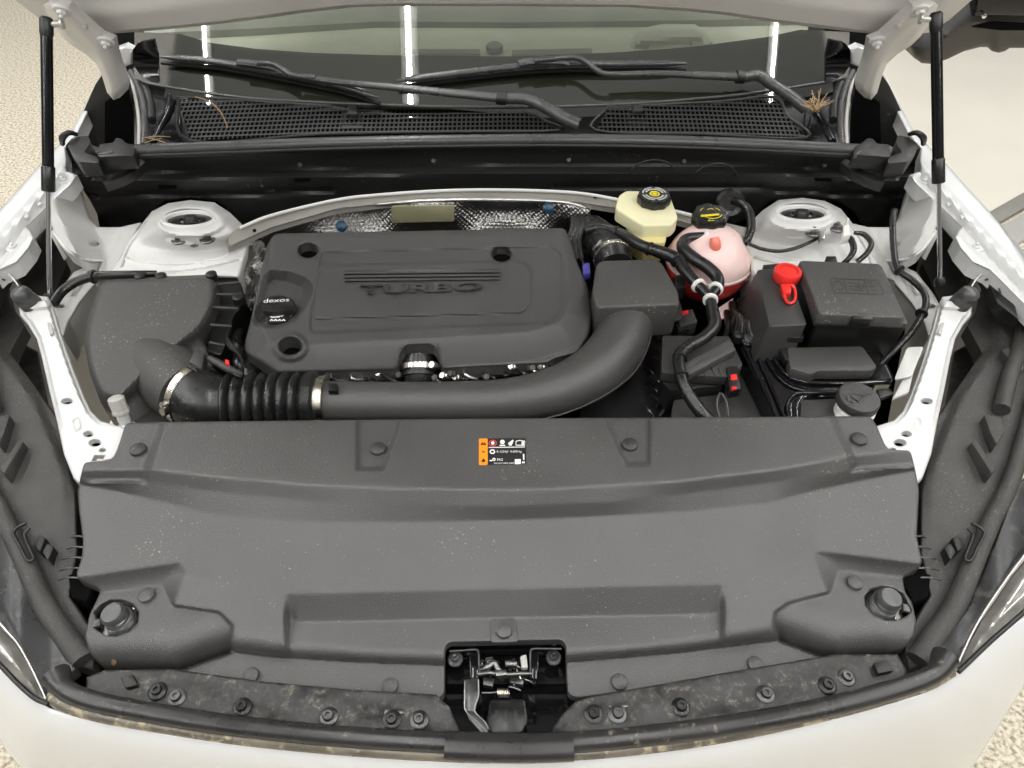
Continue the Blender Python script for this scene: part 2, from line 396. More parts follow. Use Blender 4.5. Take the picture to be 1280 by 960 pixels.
# threshold profile between the two floor coverings
def bar(p, q, wdt, z0, z1):
    n = np.array([-(q-p)[1], (q-p)[0], 0]); n /= np.linalg.norm(n); n *= wdt/2
    return [p-n+[0, 0, z1], q-n+[0, 0, z1], q+n+[0, 0, z1], p+n+[0, 0, z1]], [p-n*1.1+[0, 0, z0], q-n*1.1+[0, 0, z0], q+n*1.1+[0, 0, z0], p+n*1.1+[0, 0, z0]]
th = thing('threshold_strip', 'ridged beige metal threshold strip laid between pale floor and speckled carpet', 'threshold strip', a0)
for k, (off, wd, zz) in enumerate(((-.02, .07, .02), (-.13, .11, .012), (-.25, .05, .02))):
    p = q0+dn*off; q = q1+dn*off; p = p.copy(); q = q.copy(); p[2] = q[2] = 0
    mk('strip_rib', *prism3(*bar(p, q, wd, .001, zz), .003), 'flange' if k != 1 else 'tag_grey', th)
# ceiling lamps that light the bay, some mirrored in the windscreen
for k, x in enumerate((-3.7, -2.33, -.62, .66, 2.07, 3.5)):
    t = thing('ceiling_lamp', 'long white tube lamp hanging from the ceiling over the car', 'ceiling lamp', (x, 1.0, 3.45), 'tube lamps over the car')
    y0, y1 = (-2.5, 4.6)
    if k == 3: y0, y1 = (-2.5, 1.15)  # unseen lamp, lengthened to brighten the front cover, kept out of the windscreen
    mk('lamp_housing', *prism3([(x-.05, y0, 3.52), (x+.05, y0, 3.52), (x+.05, y1, 3.52), (x-.05, y1, 3.52)], [(x-.06, y0, 3.46), (x+.06, y0, 3.46), (x+.06, y1, 3.46), (x-.06, y1, 3.46)], .004), 'lamp_body', t)
    mk('lamp_tube', *tubeV([(x, y0+.03, 3.435), (x, (y0+y1)/2, 3.435), (x, y1-.03, 3.435)], .0163, 10), 'tube', t)

# ================================================================== WINDSCREEN
EP = [(165, 98), (197, 107), (285, 120), (350, 125.5), (500, 132), (640, 134), (780, 130), (900, 121), (960, 114), (1030, 103), (1062, 96)]
ZE = 1.06; E3 = Pz([p[0] for p in EP], [p[1] for p in EP], ZE)
co = np.polyfit(E3[:, 0], E3[:, 1], 4); TS = math.tan(R(29))
def gz(X, Y): return ZE+(Y-np.polyval(co, X))*TS-.05*np.maximum(0, Y-np.polyval(co, X))**2
def onglass(U, V, off=0.):
    d = rays(U, V); lo = np.full(len(d), .8/F); hi = np.full(len(d), 4.0/F)
    for _ in range(40):
        t = (lo+hi)/2; P = np.array([0, 0, CZ])+d*t[:, None]; f = P[:, 2]-gz(P[:, 0], P[:, 1])-off
        lo = np.where(f > 0, t, lo); hi = np.where(f > 0, hi, t)
    return np.array([0, 0, CZ])+d*lo[:, None]
ws = thing('windscreen', 'tinted windscreen with black border and ceiling tube reflections behind the cowl grille', 'windscreen', (0, 1.6, ZE))
gl = [(172, 99), (197, 107), (285, 120), (350, 125.5), (500, 132), (640, 134), (780, 130), (900, 121), (960, 114), (1030, 103), (1056, 97)]
# pane as a surface in x and distance up the slope
xs = np.linspace(-.80, .75, 50); ss = np.linspace(-.03, 1.0, 40)
V = []; 
for s in ss:
    for x in xs:
        y = np.polyval(co, x)+s*.87; V.append((x, y, gz(x, y)))
Fq = [(j*50+i, j*50+i+1, (j+1)*50+i+1, (j+1)*50+i) for j in range(39) for i in range(49)]
mk('pane', V, Fq, 'glass', ws)
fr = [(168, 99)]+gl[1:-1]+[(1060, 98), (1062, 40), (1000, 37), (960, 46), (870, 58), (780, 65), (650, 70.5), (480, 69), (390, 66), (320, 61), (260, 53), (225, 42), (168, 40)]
sheet('black_border', fr, None, 'frit_sheen', ws, step=8, thick=.001, mp=lambda U, V, o: onglass(U, V, -.006))
ed = catmull([onglass([u], [v], .0)[0] for u, v in gl], 6)
mk('edge_strip', *tubeV(ed, .0035, 8), 'rubber_grey', ws, 60)
# dashboard under the glass
db = thing('dashboard', 'grey green dashboard top seen through the windscreen', 'dashboard', (0, 2.0, .95))
sheet('dash_top', [(222, -40), (1010, -40), (1010, 84), (222, 84)], lambda U, V: 1.02+.02*np.cos((U-620)/520.), 'dash', db, step=14, thick=.02)
sheet('dash_panel', [(180, -60), (1060, -60), (1060, 20), (890, 25), (640, 28), (470, 27), (330, 35), (180, 42)], lambda U, V: 1.055, 'dash_dark', db, step=16, thick=.02)
sheet('dash_base', [(130, -60), (1100, -60), (1100, 116), (640, 140), (130, 116)], lambda U, V: 1.0+0*U, 'void', db, step=20, thick=.02)
bn = [(786, 64), (790, 48), (800, 36), (830, 29), (868, 30), (882, 38), (891, 52), (880, 56)]
sheet('instrument_hood', bn, lambda U, V: 1.045+.03*sst(0, 14, sdf(U, V, bn)), 'dash', db, step=5, thick=.02)
block('vent', [(505, 61), (600, 61), (600, 67), (505, 67)], 1.05, .01, 'dash_dark', db, .001)
block('vent', [(640, 62), (740, 60), (740, 66), (640, 68)], 1.05, .01, 'dash_dark', db, .001)
lathe('light_sensor', pz(618, 60, 1.052), [(.022, -.004), (.022, .006), (.014, .012), (.002, .014)], 'dash_dark', db)

# ================================================================== WIPERS
def gpath(pts, off): return np.array([onglass([p[0]], [p[1]], off+(p[2] if len(p) > 2 else 0))[0] for p in pts])
def wiper(label, blade, mount, arm_thin, arm_fat, knee, pivot):
    t = thing('wiper', label, 'wiper', onglass([pivot[-1][0]], [pivot[-1][1]], .01)[0], 'wipers resting on the windscreen')
    B = catmull(gpath(blade, .022), 10); n = len(B); rr = .0095*np.clip(np.minimum(np.arange(n)+1.5, n-np.arange(n)+.5)/5, .25, 1)
    b = mk('blade', *tubeV(B, rr, 10, flat=.75), 'wiper', t, 50)
    mk('rubber_lip', *tubeV(B-[0, .002, .013], .005, 6), 'black', b, 50)
    m = catmull(gpath(mount, .036), 6); mk('blade_mount', *tubeV(m, .011, 8, flat=.7), 'wiper', t, 40)
    m2 = catmull(gpath(arm_thin, .046), 8); mk('hook', *tubeV(m2, .006, 10), 'wiper', t, 50)
    A = catmull(gpath(arm_fat, .042), 8); k = len(A); mk('arm', *tubeV(A, np.linspace(.0075, .0125, k), 12, flat=.7), 'wiper', t, 50)
    K = catmull(gpath(knee, .042), 2); mk('joint', *tubeV(K, .016, 14, flat=.85), 'black', t, 40)
    Q = catmull(gpath(pivot, .040), 8); k = len(Q); mk('arm_head', *tubeV(Q, np.linspace(.013, .016, k), 12, flat=.85), 'wiper', t, 50)
    return t
wiper('dark wiper with a short hook lying across the passenger half of the windscreen', [(200, 71), (260, 76), (310, 84), (370, 95), (430, 108), (474, 122)],
      [(298, 78), (318, 80), (345, 85), (362, 93)], [(322, 79), (340, 80), (352, 86), (366, 94), (395, 97)], [(366, 94), (420, 102), (480, 108), (540, 114), (622, 122)], [(621, 122), (626, 122.5), (633, 123)], [(630, 123), (658, 124), (684, 135), (706, 148), (724, 156)])
wiper('dark wiper with a raised hook crossing in front of the steering wheel side', [(496, 101), (560, 93), (640, 84), (700, 80), (780, 80), (858, 79)],
      [(648, 80), (665, 77), (700, 77), (712, 79)], [(668, 76), (700, 73), (716, 72), (730, 76), (752, 91), (775, 93)], [(768, 93), (820, 92), (870, 94), (922, 96)], [(920, 96), (925, 96.5), (929, 97)], [(928, 97), (948, 95), (966, 106), (990, 122), (1008, 136)])

# ================================================================== COWL
cw = thing('windscreen_cowl', 'black plastic cowl panel with mesh grilles below the windscreen', 'cowl panel', (0, 1.45, .88))
ZC = lambda U, V: 1.034+(172-V)*.0005
sheet('cowl_tray', [(168, 100), (197, 109), (350, 127), (640, 136), (900, 123), (1030, 106), (1062, 100), (1062, 182), (640, 176), (168, 186)], lambda U, V: 1.012+(172-V)*.0005, 'cowl', cw, step=12, thick=.02)
gL = [(222, 122), (285, 124), (350, 129), (500, 136), (625, 137), (662, 142), (680, 150), (697, 163), (560, 165), (400, 168), (238, 176)]
gR = [(760, 134), (800, 132), (900, 127), (955, 121), (975, 126), (985, 145), (1008, 172), (880, 168), (745, 163)]
def grille(poly, du):
    s = []; A = np.array(poly)
    dr = lambda U, V: ZC(U, V)
    lo, hi = A.min(0), A.max(0)
    def seg(p, q, wd):
        n = max(2, int(np.hypot(*(np.array(q)-p))/10)+1)
        pts = np.array([np.array(p)+(np.array(q)-p)*k/(n-1) for k in range(n)]); return strip('', pts, wd, dr, '', ext=.002, raw=True)
    def runs(pts):
        pts = np.array(pts); k = inside(pts[:, 0], pts[:, 1], poly); st = None
        for i in range(len(pts)):
            if k[i] and st is None: st = i
            if st is not None and (not k[i] or i == len(pts)-1):
                e = i-1 if not k[i] else i
                if e-st >= 2: yield pts[st], pts[e]
                st = None
    for u in np.arange(lo[0]-20, hi[0]+20, du):
        for p, q in runs([(u+(v-150)*(u-640)/1150., v) for v in np.arange(lo[1], hi[1]+.1, .5)]): s.append(seg(p, q, 1.9))
    for k in range(-6, 16):
        f = curve([(200, 126+k*5.4+14), (400, 126+k*5.4+7), (640, 126+k*5.4+4), (880, 126+k*5.4+7), (1010, 126+k*5.4+11)])
        prev = None
        us = np.arange(lo[0], hi[0], 2.); 
        for p, q in runs(list(zip(us, f(us)))):
            n = max(2, int((q[0]-p[0])/16)); uu = np.linspace(p[0], q[0], n); s.append(strip('', np.stack([uu, f(uu)], 1), 1.8, lambda U, V: ZC(U, V)+.0012, '', ext=.002, raw=True))
    return join(s)
for poly in (gL, gR):
    g = mk('grille_mesh', *grille(poly, 5.6), 'cowl', cw); g['kind'] = 'stuff'
    inner = poly
    sheet('grille_back', poly, lambda U, V: ZC(U, V)-.012, 'void', cw, step=10, thick=.001)
    lp = poly+[poly[0], poly[1]]
    mk('grille_rim', *tubeV(catmull([pz(p[0], p[1], float(ZC(p[0], p[1]))+.002) for p in poly+[poly[0]]], 5), .0035, 6), 'cowl', cw, 60)
for u, v in ((440, 146), (797, 142)):
    c = mk('clip_tab', *join([block('', [(u-13, v-7), (u+13, v-7), (u+13, v+14), (u-13, v+14)], 1.043, .004, '', raw=True, bevel=.001), block('', [(u-5, v-17), (u+6, v-17), (u+7, v-4), (u-6, v-4)], 1.06, .012, '', raw=True, bevel=.002)]), 'cowl', cw)
    block('clip_slot', [(u-8, v-4), (u+9, v-4), (u+9, v+6), (u-8, v+6)], 1.0455, .006, 'void', cw, .001)
# rubber seal along the front of the cowl
sl = thing('cowl_seal', 'long grey rubber seal strip along the front edge of the cowl panel', 'seal strip', pz(640, 176, 1.02))
SP = [(150, 188), (176, 187), (300, 182), (450, 177), (640, 174), (800, 175), (950, 180), (1080, 187), (1112, 189)]
mk('seal_bulb', *tubeV(catmull([pz(u, v, 1.040) for u, v in SP], 8), .0135, 14, flat=.75), 'rubber_grey', sl, 60)
mk('seal_lip', *tubeV(catmull([pz(u, v+8, 1.032) for u, v in SP[1:-1]], 8), .006, 8), 'black', sl, 60)
def seal_end(px): 
    block('end_block', rc(px, 3), 1.05, .03, 'cowl', sl, .003)
    block('end_fin', [(px[0][0]+2, px[0][1]+8), (px[1][0], px[1][1]+8), (px[1][0]-1, px[1][1]+13), (px[0][0]-3, px[0][1]+13)], 1.052, .01, 'rubber_grey', sl, .002)
seal_end([(124, 180), (142, 178), (144, 172), (152, 173), (158, 179), (168, 181), (168, 194), (122, 196)])
seal_end([(1070, 181), (1078, 178), (1084, 172), (1092, 173), (1096, 179), (1112, 180), (1114, 196), (1066, 193)])

# front wall of the plenum
FW = [(76, 190), (85, 178), (120, 190), (160, 190), (300, 188), (640, 183), (950, 188), (1110, 190), (1150, 185), (1160, 195), (1150, 235), (1130, 255), (1118, 284), (1078, 284), (1068, 266), (1048, 252), (1004, 246), (962, 252), (942, 272), (920, 280), (860, 268), (780, 254), (700, 246), (560, 246), (420, 256), (330, 274), (302, 281), (292, 268), (272, 252), (238, 247), (205, 252), (188, 268), (170, 286), (146, 288), (126, 276), (112, 250), (96, 225), (84, 215)]
rid = curve([(80, 206), (125, 222), (300, 218), (640, 211), (950, 212), (1110, 222), (1160, 210)])
def fwmap(U, V, o):
    d = V-rid(U); y = 1.46-.05*sst(-5, 5, d)+.012*lin(5, 60, d)+.02*((U-620)/500)**2
    y = y+.010*np.exp(-((V-rid(U)-24)/2.)**2)*((U < 420) | (U > 690))
    return Py(U, V, y+o)
fw = sheet('plenum_wall', FW, None, 'cowl', cw, step=5, thick=.02, mp=fwmap, drop=(0, 1, 0), rnd=3, rmm=.003)
for u, v in ((205, 217), (375, 206), (542, 201), (711, 200), (855, 202), (1030, 207)):
    p = fwmap(np.array([float(u)]), np.array([float(v)]), 0)[0]; lathe('screw', p, [(.006, -.003), (.006, .002), (.004, .004), (.001, .004)], 'rubber_grey', fw, axis=(0, -.8, .6), seg=12)
for q in ([(198, 231), (220, 231), (221, 235), (199, 236)], [(368, 223), (388, 222), (388, 226), (368, 227)], [(1017, 222), (1038, 223), (1040, 226), (1019, 226)]):
    p = fwmap(np.array([x[0] for x in q], float), np.array([x[1] for x in q], float), 0); mk('slot', *prism3(p-[0, .002, 0], p+[0, .01, 0], .0005), 'void', fw)
# round wells pressed into the plenum wall
for (cx, cy, r) in ((815, 219, 29), (893, 222, 27)):
    p = fwmap(np.array([float(cx)]), np.array([float(cy)]), 0)[0]; k = scl(p)
    A = [p+np.array([math.cos(t)*r*k, -.004, math.sin(t)*r*k*.75]) for t in np.linspace(.15, math.pi-.15, 20)]
    mk('well_rim', *tubeV(A, .0022, 8), 'cowl', fw, 60)
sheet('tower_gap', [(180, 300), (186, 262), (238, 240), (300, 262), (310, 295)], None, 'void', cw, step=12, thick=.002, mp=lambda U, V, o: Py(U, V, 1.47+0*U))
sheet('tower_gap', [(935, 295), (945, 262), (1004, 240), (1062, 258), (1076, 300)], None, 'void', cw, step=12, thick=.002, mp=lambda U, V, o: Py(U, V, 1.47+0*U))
# ledges at both ends of the plenum wall
for S in (lambda p: p, M):
    def bl(px, z, h, m='cowl', bv=.002): block('end_ledge', S(px), z, h, m, cw, bv)
    bl([(126, 222), (152, 213), (158, 205), (176, 198), (182, 202), (168, 214), (152, 222), (130, 230)], 1.005, .02, 'cowl')
    bl(rc([(84, 182), (95, 171), (110, 169), (113, 178), (105, 190), (122, 196), (124, 204), (98, 202)], 3), 1.045, .03, 'cowl')
    q = S([(78, 172), (86, 166), (96, 168)]); ptube('cable_end', [(q[0][0], q[0][1]+8, 1.03, 3), (q[0][0], q[0][1], 1.05, 4), (q[1][0], q[1][1], 1.06, 3.5), (q[2][0], q[2][1], 1.05, 2.5)], 'black', cw, 5, 8)

# ================================================================== HOOD
HP = np.array([0, 1.42, 1.30]); HD = np.array([0, -.47, .883]); HN = np.array([0, -.883, -.47])      # underside normal faces the camera
def onhood(U, V, off=0.):
    d = rays(U, V); t = ((HP+HN*off-[0, 0, CZ])@HN)/(d@HN); return np.array([0, 0, CZ])+d*t[:, None]
he = [(-60, -30), (-30, -8), (0, 14), (50, 49), (75, 58), (95, 60.5), (130, 59), (165, 54), (230, 45), (300, 34), (380, 20), (440, 11.5), (500, 8.5), (640, 7.5), (780, 10), (850, 16), (900, 22), (960, 33), (1060, 50), (1100, 56), (1140, 60), (1165, 58), (1190, 44), (1243, 0), (1290, -40)]
H3 = onhood([p[0] for p in he], [p[1] for p in he]); hx = H3[:, 0]*1000; hs = ((H3-HP)@HD)*1000
ho = list(zip(hx, hs))+[(920, 420), (900, 800), (760, 1010), (400, 1100), (0, 1120), (-430, 1100), (-800, 1010), (-950, 800), (-970, 420)]
hd = thing('hood', 'raised white hood with its hinged edge and inner panel seen from below', 'hood', HP)
hln = np.array(ho)
def hoodmap(U, V, o):
    d = dist(U, V, ho, True)
    h = .022*sst(8, 26, d)-.012*sst(70, 95, d)+o*-1
    return HP+np.outer(U/1000., [1, 0, 0])+np.outer(V/1000., HD)+np.outer(h-.04*((U/900.)**2), HN)
sheet('inner_panel', ho, None, 'hood', hd, step=12, thick=.02, mp=hoodmap, drop=-HN, rnd=28, rmm=0.)
ins = [(x*.86, y) for x, y in [(-760, 190), (-600, 110), (-480, 95), (-200, 130), (0, 140), (200, 130), (460, 95), (580, 110), (740, 190), (760, 600), (600, 900), (0, 980), (-600, 900), (-780, 600)]]
sheet('insulation_pad', rc(ins, 60), None, 'black', hd, step=40, thick=.012, mp=lambda U, V, o: HP+np.outer(U/1000., [1, 0, 0])+np.outer(V/1000., HD)+np.outer(.02+0*U, HN), drop=-HN)
# outer skin, a little behind
sheet('outer_skin', [(x*1.01, y-8 if y < 200 else y+8) for x, y in ho], None, 'white', hd, step=40, thick=.003, mp=lambda U, V, o: HP+np.outer(U/1000., [1, 0, 0])+np.outer(V/1000., HD)+np.outer(-.028-.04*((U/900.)**2), HN), drop=-HN)
# hinges
hg = [(54, 6), (62, 1), (88, 4), (96, 13), (128, 41), (143, 47), (146, 62), (150, 76), (157, 94), (160, 103), (158, 114), (150, 122), (142, 125), (134, 116), (128, 97), (121, 80), (106, 67), (90, 57), (78, 46), (68, 32), (60, 18)]
for k, S in enumerate((lambda p: p, M)):
    px = S(hg); side = ('passenger', 'driver')[k]
    c3 = py(*S([(143, 122)])[0], 1.47)
    sp_ = S([(78, 16), (100, 34), (118, 52), (130, 70), (138, 90), (146, 112)])
    def hm(U, V, o, px=px, sp_=sp_):
        d = dist(U, V, sp_); e = dist(U, V, px, True); y = 1.36+.10*np.clip(V, 0, 130)/125
        return Py(U, V, y-.012*sst(15, 3, d)+.014*sst(7, 0, e)+o)
    t = sheet('hinge', px, None, 'hood', hd, step=3, thick=.012, mp=hm, drop=(0, 1, 0), rnd=3, rmm=.004)
    for (u, v) in S([(78, 12), (133, 51)]):
        p = hm(np.array([float(u)]), np.array([float(v)]), 0)[0]; hexbolt('bolt', p+[0, -.004, 0], .0085, 'white_flat', t, axis=(0, -.75, -.66), h=.009)
    (u, v), = S([(105, 34)]); wblock('slot', [(u-3, v-3), (u+3, v-3), (u+4, v+2), (u-2, v+2)], 1.372, .004, 'tag_grey', t, .0005)

# ================================================================== GAS STRUTS
def strut(label, top, low, bot, ztop, zbot):
    A = np.array(pz(*top, ztop)); B = np.array(pz(*bot, zbot))
    # junction: on the segment A-B, nearest in picture height
    f = (low[1]-top[1])/(bot[1]-top[1]); ts = np.linspace(0, 1, 400); Q = A+(B-A)*ts[:, None]
    vv = 480-F*((Q[:, 1]*sp+(Q[:, 2]-CZ)*cp)/(Q[:, 1]*cp+(CZ-Q[:, 2])*sp)); tj = ts[np.argmin(abs(vv-low[1]))]
    J = A+(B-A)*tj; D = (B-A)/np.linalg.norm(B-A)
    t = thing('gas_strut', label, 'gas strut', B, 'gas struts holding the hood')
    mk('cylinder', *tubeV([A+D*.02, (A+J)/2, J-D*.03], .0092, 18), 'gloss', t, 50)
    mk('collar', *tubeV([J-D*.042, J-D*.04, J-D*.02, J+D*.0005, J+D*.002], [.0095, .0108, .0108, .0108, .008], 18), 'rubber', t, 50)
    mk('rod', *tubeV([J, (J+B)/2, B], .0042, 12), 'chrome', t, 50)
    mk('end_socket', *tubeV([A-D*.004, A, A+D*.022, A+D*.03], [.007, .0105, .0105, .0085], 14), 'black', t, 50)
    lathe('ball_stud', A+D*.008, [(.005, 0), (.005, .02), (.009, .022), (.009, .026)], 'zinc', t, axis=(1 if A[0] < 0 else -1, .2, 0), seg=12)
    lathe('lower_socket', B+D*.004, [(.009, -.004), (.0105, .004), (.008, .012)], 'black', t, axis=-D, seg=14)
strut('black gas strut with thin rod in front of the speckled carpet', (58, 24), (57.5, 238), (62, 372), 1.335, .93)
strut('black gas strut with thin rod in front of the pale floor', (1170, 18), (1173, 228), (1175, 352), 1.335, .93)

# ================================================================== CAR BODY
body = thing('car_body', 'white painted car body with strut towers and braces around the open engine bay', 'car body', (0, .9, .02))
mk('bay_blocker', *join([([(-.44, .46, .58), (.44, .46, .58), (.95, 1.5, .58), (-.95, 1.5, .58), (-.46, .44, .78), (.46, .44, .78), (.98, 1.5, .86), (-.98, 1.5, .86)], [(0, 1, 2, 3), (0, 4, 5, 1), (1, 5, 6, 2), (2, 6, 7, 3), (3, 7, 4, 0)])]), 'void', body)  # added black box under the bay to block light
mk('gap_blocker', Pz(*zip(*[(30, 620), (1235, 600), (1196, 832), (1100, 880), (900, 918), (640, 938), (350, 920), (150, 890), (52, 850)]), .74), [tuple(range(9))], 'void', body)  # added black sheet, blocks light and floor in the front gaps
fo = [(-90, 372), (-60, 333), (0, 262), (50, 205), (90, 163), (121, 102), (126, 92), (131, 97), (98, 166), (82, 186), (84, 214), (97, 219), (88, 231), (80, 238), (55, 262), (34, 284), (43, 297), (37, 310), (22, 328), (0, 338), (-90, 430)]
for k, S in enumerate((lambda p: p, M)):
    ridge = S([(-90, 400), (0, 300), (60, 232), (88, 196)])
    crease = S([(-90, 420), (12, 310), (60, 250), (84, 224)])
    px = S(fo)
    def fz(U, V, ridge=ridge, px=px, crease=crease):
        return 1.0-(V-200)*.0002+.004*sst(6, 0, dist(U, V, ridge))-.010*sst(10, 0, dist(U, V, crease))
    f = sheet('fender', px, fz, 'white', body, step=5, thick=.03, rnd=4, rmm=.006)
    out = Pz([p[0] for p in px[:6]], [p[1] for p in px[:6]], .985); sg = -1 if k == 0 else 1
    V = np.concatenate([out, out+[sg*.02, 0, -.12], out+[sg*.01, 0, -.6]]); mk('fender_side', V, [(j*6+i, j*6+i+1, j*6+i+7, j*6+i+6) for j in range(2) for i in range(5)], 'white', body)
    for (u, v) in S([(79, 226), (17, 310)]): hexbolt('bolt', pz(u, v, fz(np.array([u*1.]), np.array([v*1.]))[0]), .0075, 'white', f)
    for (u, v) in S([(48, 255), (32, 271)]): block('weld_tab', [(u-3, v-2), (u+2, v-5), (u+4, v-1), (u-1, v+2)], float(fz(np.array([u*1.]), np.array([v*1.]))[0])+.002, .004, 'white', f, .001)
    # inner wheel house walls
    ap = S([(64, 250), (86, 240), (97, 226), (101, 243), (112, 274), (122, 284), (150, 284), (176, 278), (166, 298), (152, 322), (142, 346), (118, 352), (128, 326), (106, 324), (84, 312), (68, 292), (60, 268)])
    wl = S([(98, 236), (104, 262), (114, 282), (121, 300), (128, 312)]); lipl = S([(68, 292), (84, 312), (106, 324), (128, 326)])
    lv = S([(60, 250), (66, 280), (80, 306), (104, 322), (130, 326)])
    def az(U, V, k=k, wl=wl):
        s = 1 if k == 0 else -1; w0 = np.interp(V, [p[1] for p in wl], [p[0] for p in wl]); d = (w0-U)*s
        return .930+.055*lin(-4, 34, d)+.002*sst(6, 0, dist(U, V, S([(150, 284), (142, 305), (128, 326)])))-.0001*(V-280)
    sheet('wheelhouse', ap, az, 'primer', body, step=4, thick=.03, rnd=3, rmm=.004, holes=[S(ell(118, 305, 6, 3.2, 12))])
    mk('apron_lip', *tubeV(catmull([pz(u, v, az(np.array([u*1.]), np.array([v*1.]))[0]-.004) for u, v in lipl], 6), .003, 8), 'white_flat', body, 60)
    wblock('rail_edge', S([(62, 292), (66, 290), (84, 322), (80, 326)]), float(pz(*S([(72, 306)])[0], .955)[1]), .02, 'white_flat', body, .001)
    lo = S([(60, 388), (72, 366), (92, 340), (118, 328), (146, 330), (150, 352), (120, 356), (100, 380), (86, 404), (80, 424), (66, 410)])
    sheet('side_rail', lo, lambda U, V, S=S: .905+.0006*(345-V)+.006*sst(6, 0, dist(U, V, S([(110, 332), (104, 348), (90, 366)]))), 'primer', body, step=4, thick=.06, rnd=4, rmm=.008, holes=[S(ell(75, 383.5, 5, 1.8, 10))])
    # dark cavity beside the hinge
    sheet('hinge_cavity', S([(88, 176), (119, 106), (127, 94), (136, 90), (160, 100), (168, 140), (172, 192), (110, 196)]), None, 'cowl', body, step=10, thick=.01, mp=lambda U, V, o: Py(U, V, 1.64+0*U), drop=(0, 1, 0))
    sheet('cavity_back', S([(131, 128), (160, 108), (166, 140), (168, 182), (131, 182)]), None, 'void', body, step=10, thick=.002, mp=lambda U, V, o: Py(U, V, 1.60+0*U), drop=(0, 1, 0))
    # pillar trim and rubber channels beside the windscreen
    for j, (pts, r, m) in enumerate((([(158, 92), (166, 108), (171, 130), (174, 155), (174, 182)], 2.2, 'tag_grey'), ([(164, 90), (172, 106), (179, 130), (181, 155), (180, 182)], 4, 'rubber_grey'), ([(170, 88), (180, 106), (187, 126), (190, 150)], 4.5, 'cowl'), ([(214, 120), (210, 140), (200, 160), (192, 178)], 5, 'gloss'))):
        pt = S(pts); mk('channel', *tubeV(catmull([pz(u, v, 1.055-.0004*(v-90)) for u, v in pt], 6), [r*.0019]*((len(pt)-1)*6+1), 10), m, body, 60)
    sheet('pillar_trim', S([(166, 62), (172, 54), (192, 50), (197, 70), (198, 104), (188, 102), (174, 92), (166, 80)]), None, 'gloss', body, step=5, thick=.01, mp=lambda U, V, o: Py(U, V, 1.60+.03*np.cos((V-80)/20.)), drop=(0, 1, 0))
    sheet('pillar_paint', S([(142, 62), (156, 57), (166, 62), (165, 80), (150, 86), (146, 76)]), None, 'white', body, step=5, thick=.02, mp=lambda U, V, o: Py(U, V, 1.62+0*U+o), drop=(0, 1, 0), rnd=3, rmm=.01)
    sheet('pillar_sheet', S([(176, 108), (222, 118), (228, 182), (176, 186)]), None, 'gloss', body, step=8, thick=.01, mp=lambda U, V, o: Pz(U, V, 1.045-.0003*(V-100)))

# strut towers
def tower(cu, cv, k, S):
    o = [(134, 346), (150, 322), (160, 300), (174, 284), (190, 264), (210, 254), (238, 250), (268, 253), (288, 266), (306, 284), (314, 300), (306, 324), (300, 348)]
    px = S(o); bead = S([(158, 322), (175, 327), (205, 330), (240, 329), (275, 322), (298, 310), (306, 296)]); seam = S([(160, 342), (200, 341), (250, 334), (300, 326)])
    def tz(U, V):
        d = np.hypot((U-cu)/40., (V-cv-3)/18.); e = sdf(U, V, px)
        z = .930+.040*sst(2.3, 1.05, d)*sst(0, 16, e)+.008*sst(1.25, 1.0, d)
        z = z+.012*sst(44, 20, V-cv)*sst(0, 10, e)
        z = z+.0025*sst(5, 1.5, dist(U, V, bead))*(.6+.4*np.sin(U*1.6))-.003*sst(2.2, .5, dist(U, V, seam))
        z = z+.004*np.sin((U-cu)/21.)*sst(0, 10, e)*sst(1.2, 1.6, d)*(V > cv)
        return z
    t = sheet('strut_tower', px, tz, 'white_flat', body, step=3, thick=.08, rnd=5, rmm=.012, holes=[ell(cu, cv+1, 33, 13, 30)])
    p = pz(cu, cv, .984); k_ = scl(p); tx = (.06 if cu < 640 else -.06, .26, 1)
    lathe('tower_ring', p, [(34*k_, -.035), (35.5*k_, -.012), (34*k_, -.001), (31*k_, .002), (27.5*k_, .001), (26.5*k_, -.004), (26*k_, -.008)], 'white_flat', t, axis=tx, seg=40)
    lathe('rubber_mount', p, [(26.5*k_, -.012), (26*k_, -.004), (13*k_, -.003), (12.5*k_, -.010)], 'rubber', t, axis=tx, seg=32)
    lathe('piston_rod', p+[0, .004, 0], [(9*k_, -.02), (9*k_, -.002), (7*k_, .003), (4*k_, .004)], 'black', t, axis=tx, seg=18)
    rb = random.Random(int(cu))
    for path in ([(158, 322), (175, 327), (205, 330), (240, 329), (275, 322), (298, 310)], [(152, 334), (160, 312), (172, 294), (184, 276)], [(172, 340), (190, 341), (225, 339), (262, 334), (298, 324)]):
        A_ = catmull([pz(u, v, float(tz(np.array([u*1.]), np.array([v*1.]))[0])) for u, v in S(path)], 14)
        mk('sealer_bead', *tubeV(A_, [.0024*rb.uniform(.6, 1.3) for _ in A_], 7), 'primer' if path[0][0] != 158 else 'white_flat', t, 60)
    return t, tz
tl, tzl = tower(237, 273, 0, lambda p: p)
tr, tzr = tower(1003, 266, 1, lambda p: [(1241-q[0], q[1]-3) for q in p])
def on(f, u, v): return pz(u, v, float(f(np.array([u*1.]), np.array([v*1.]))[0]))
for u, v in ((225, 302), (260, 301)): hexbolt('tower_nut', on(tzl, u, v)+[0, 0, .004], .0085, 'dark_zinc', tl)
lathe('plug', on(tzl, 243, 306)+[0, 0, .003], [(.008, -.004), (.008, .003), (.004, .006)], 'dark_zinc', tl)
for u, v in ((1015, 293), (1045, 287)): hexbolt('tower_nut', on(tzr, u, v)+[0, 0, .004], .0085, 'dark_zinc', tr)
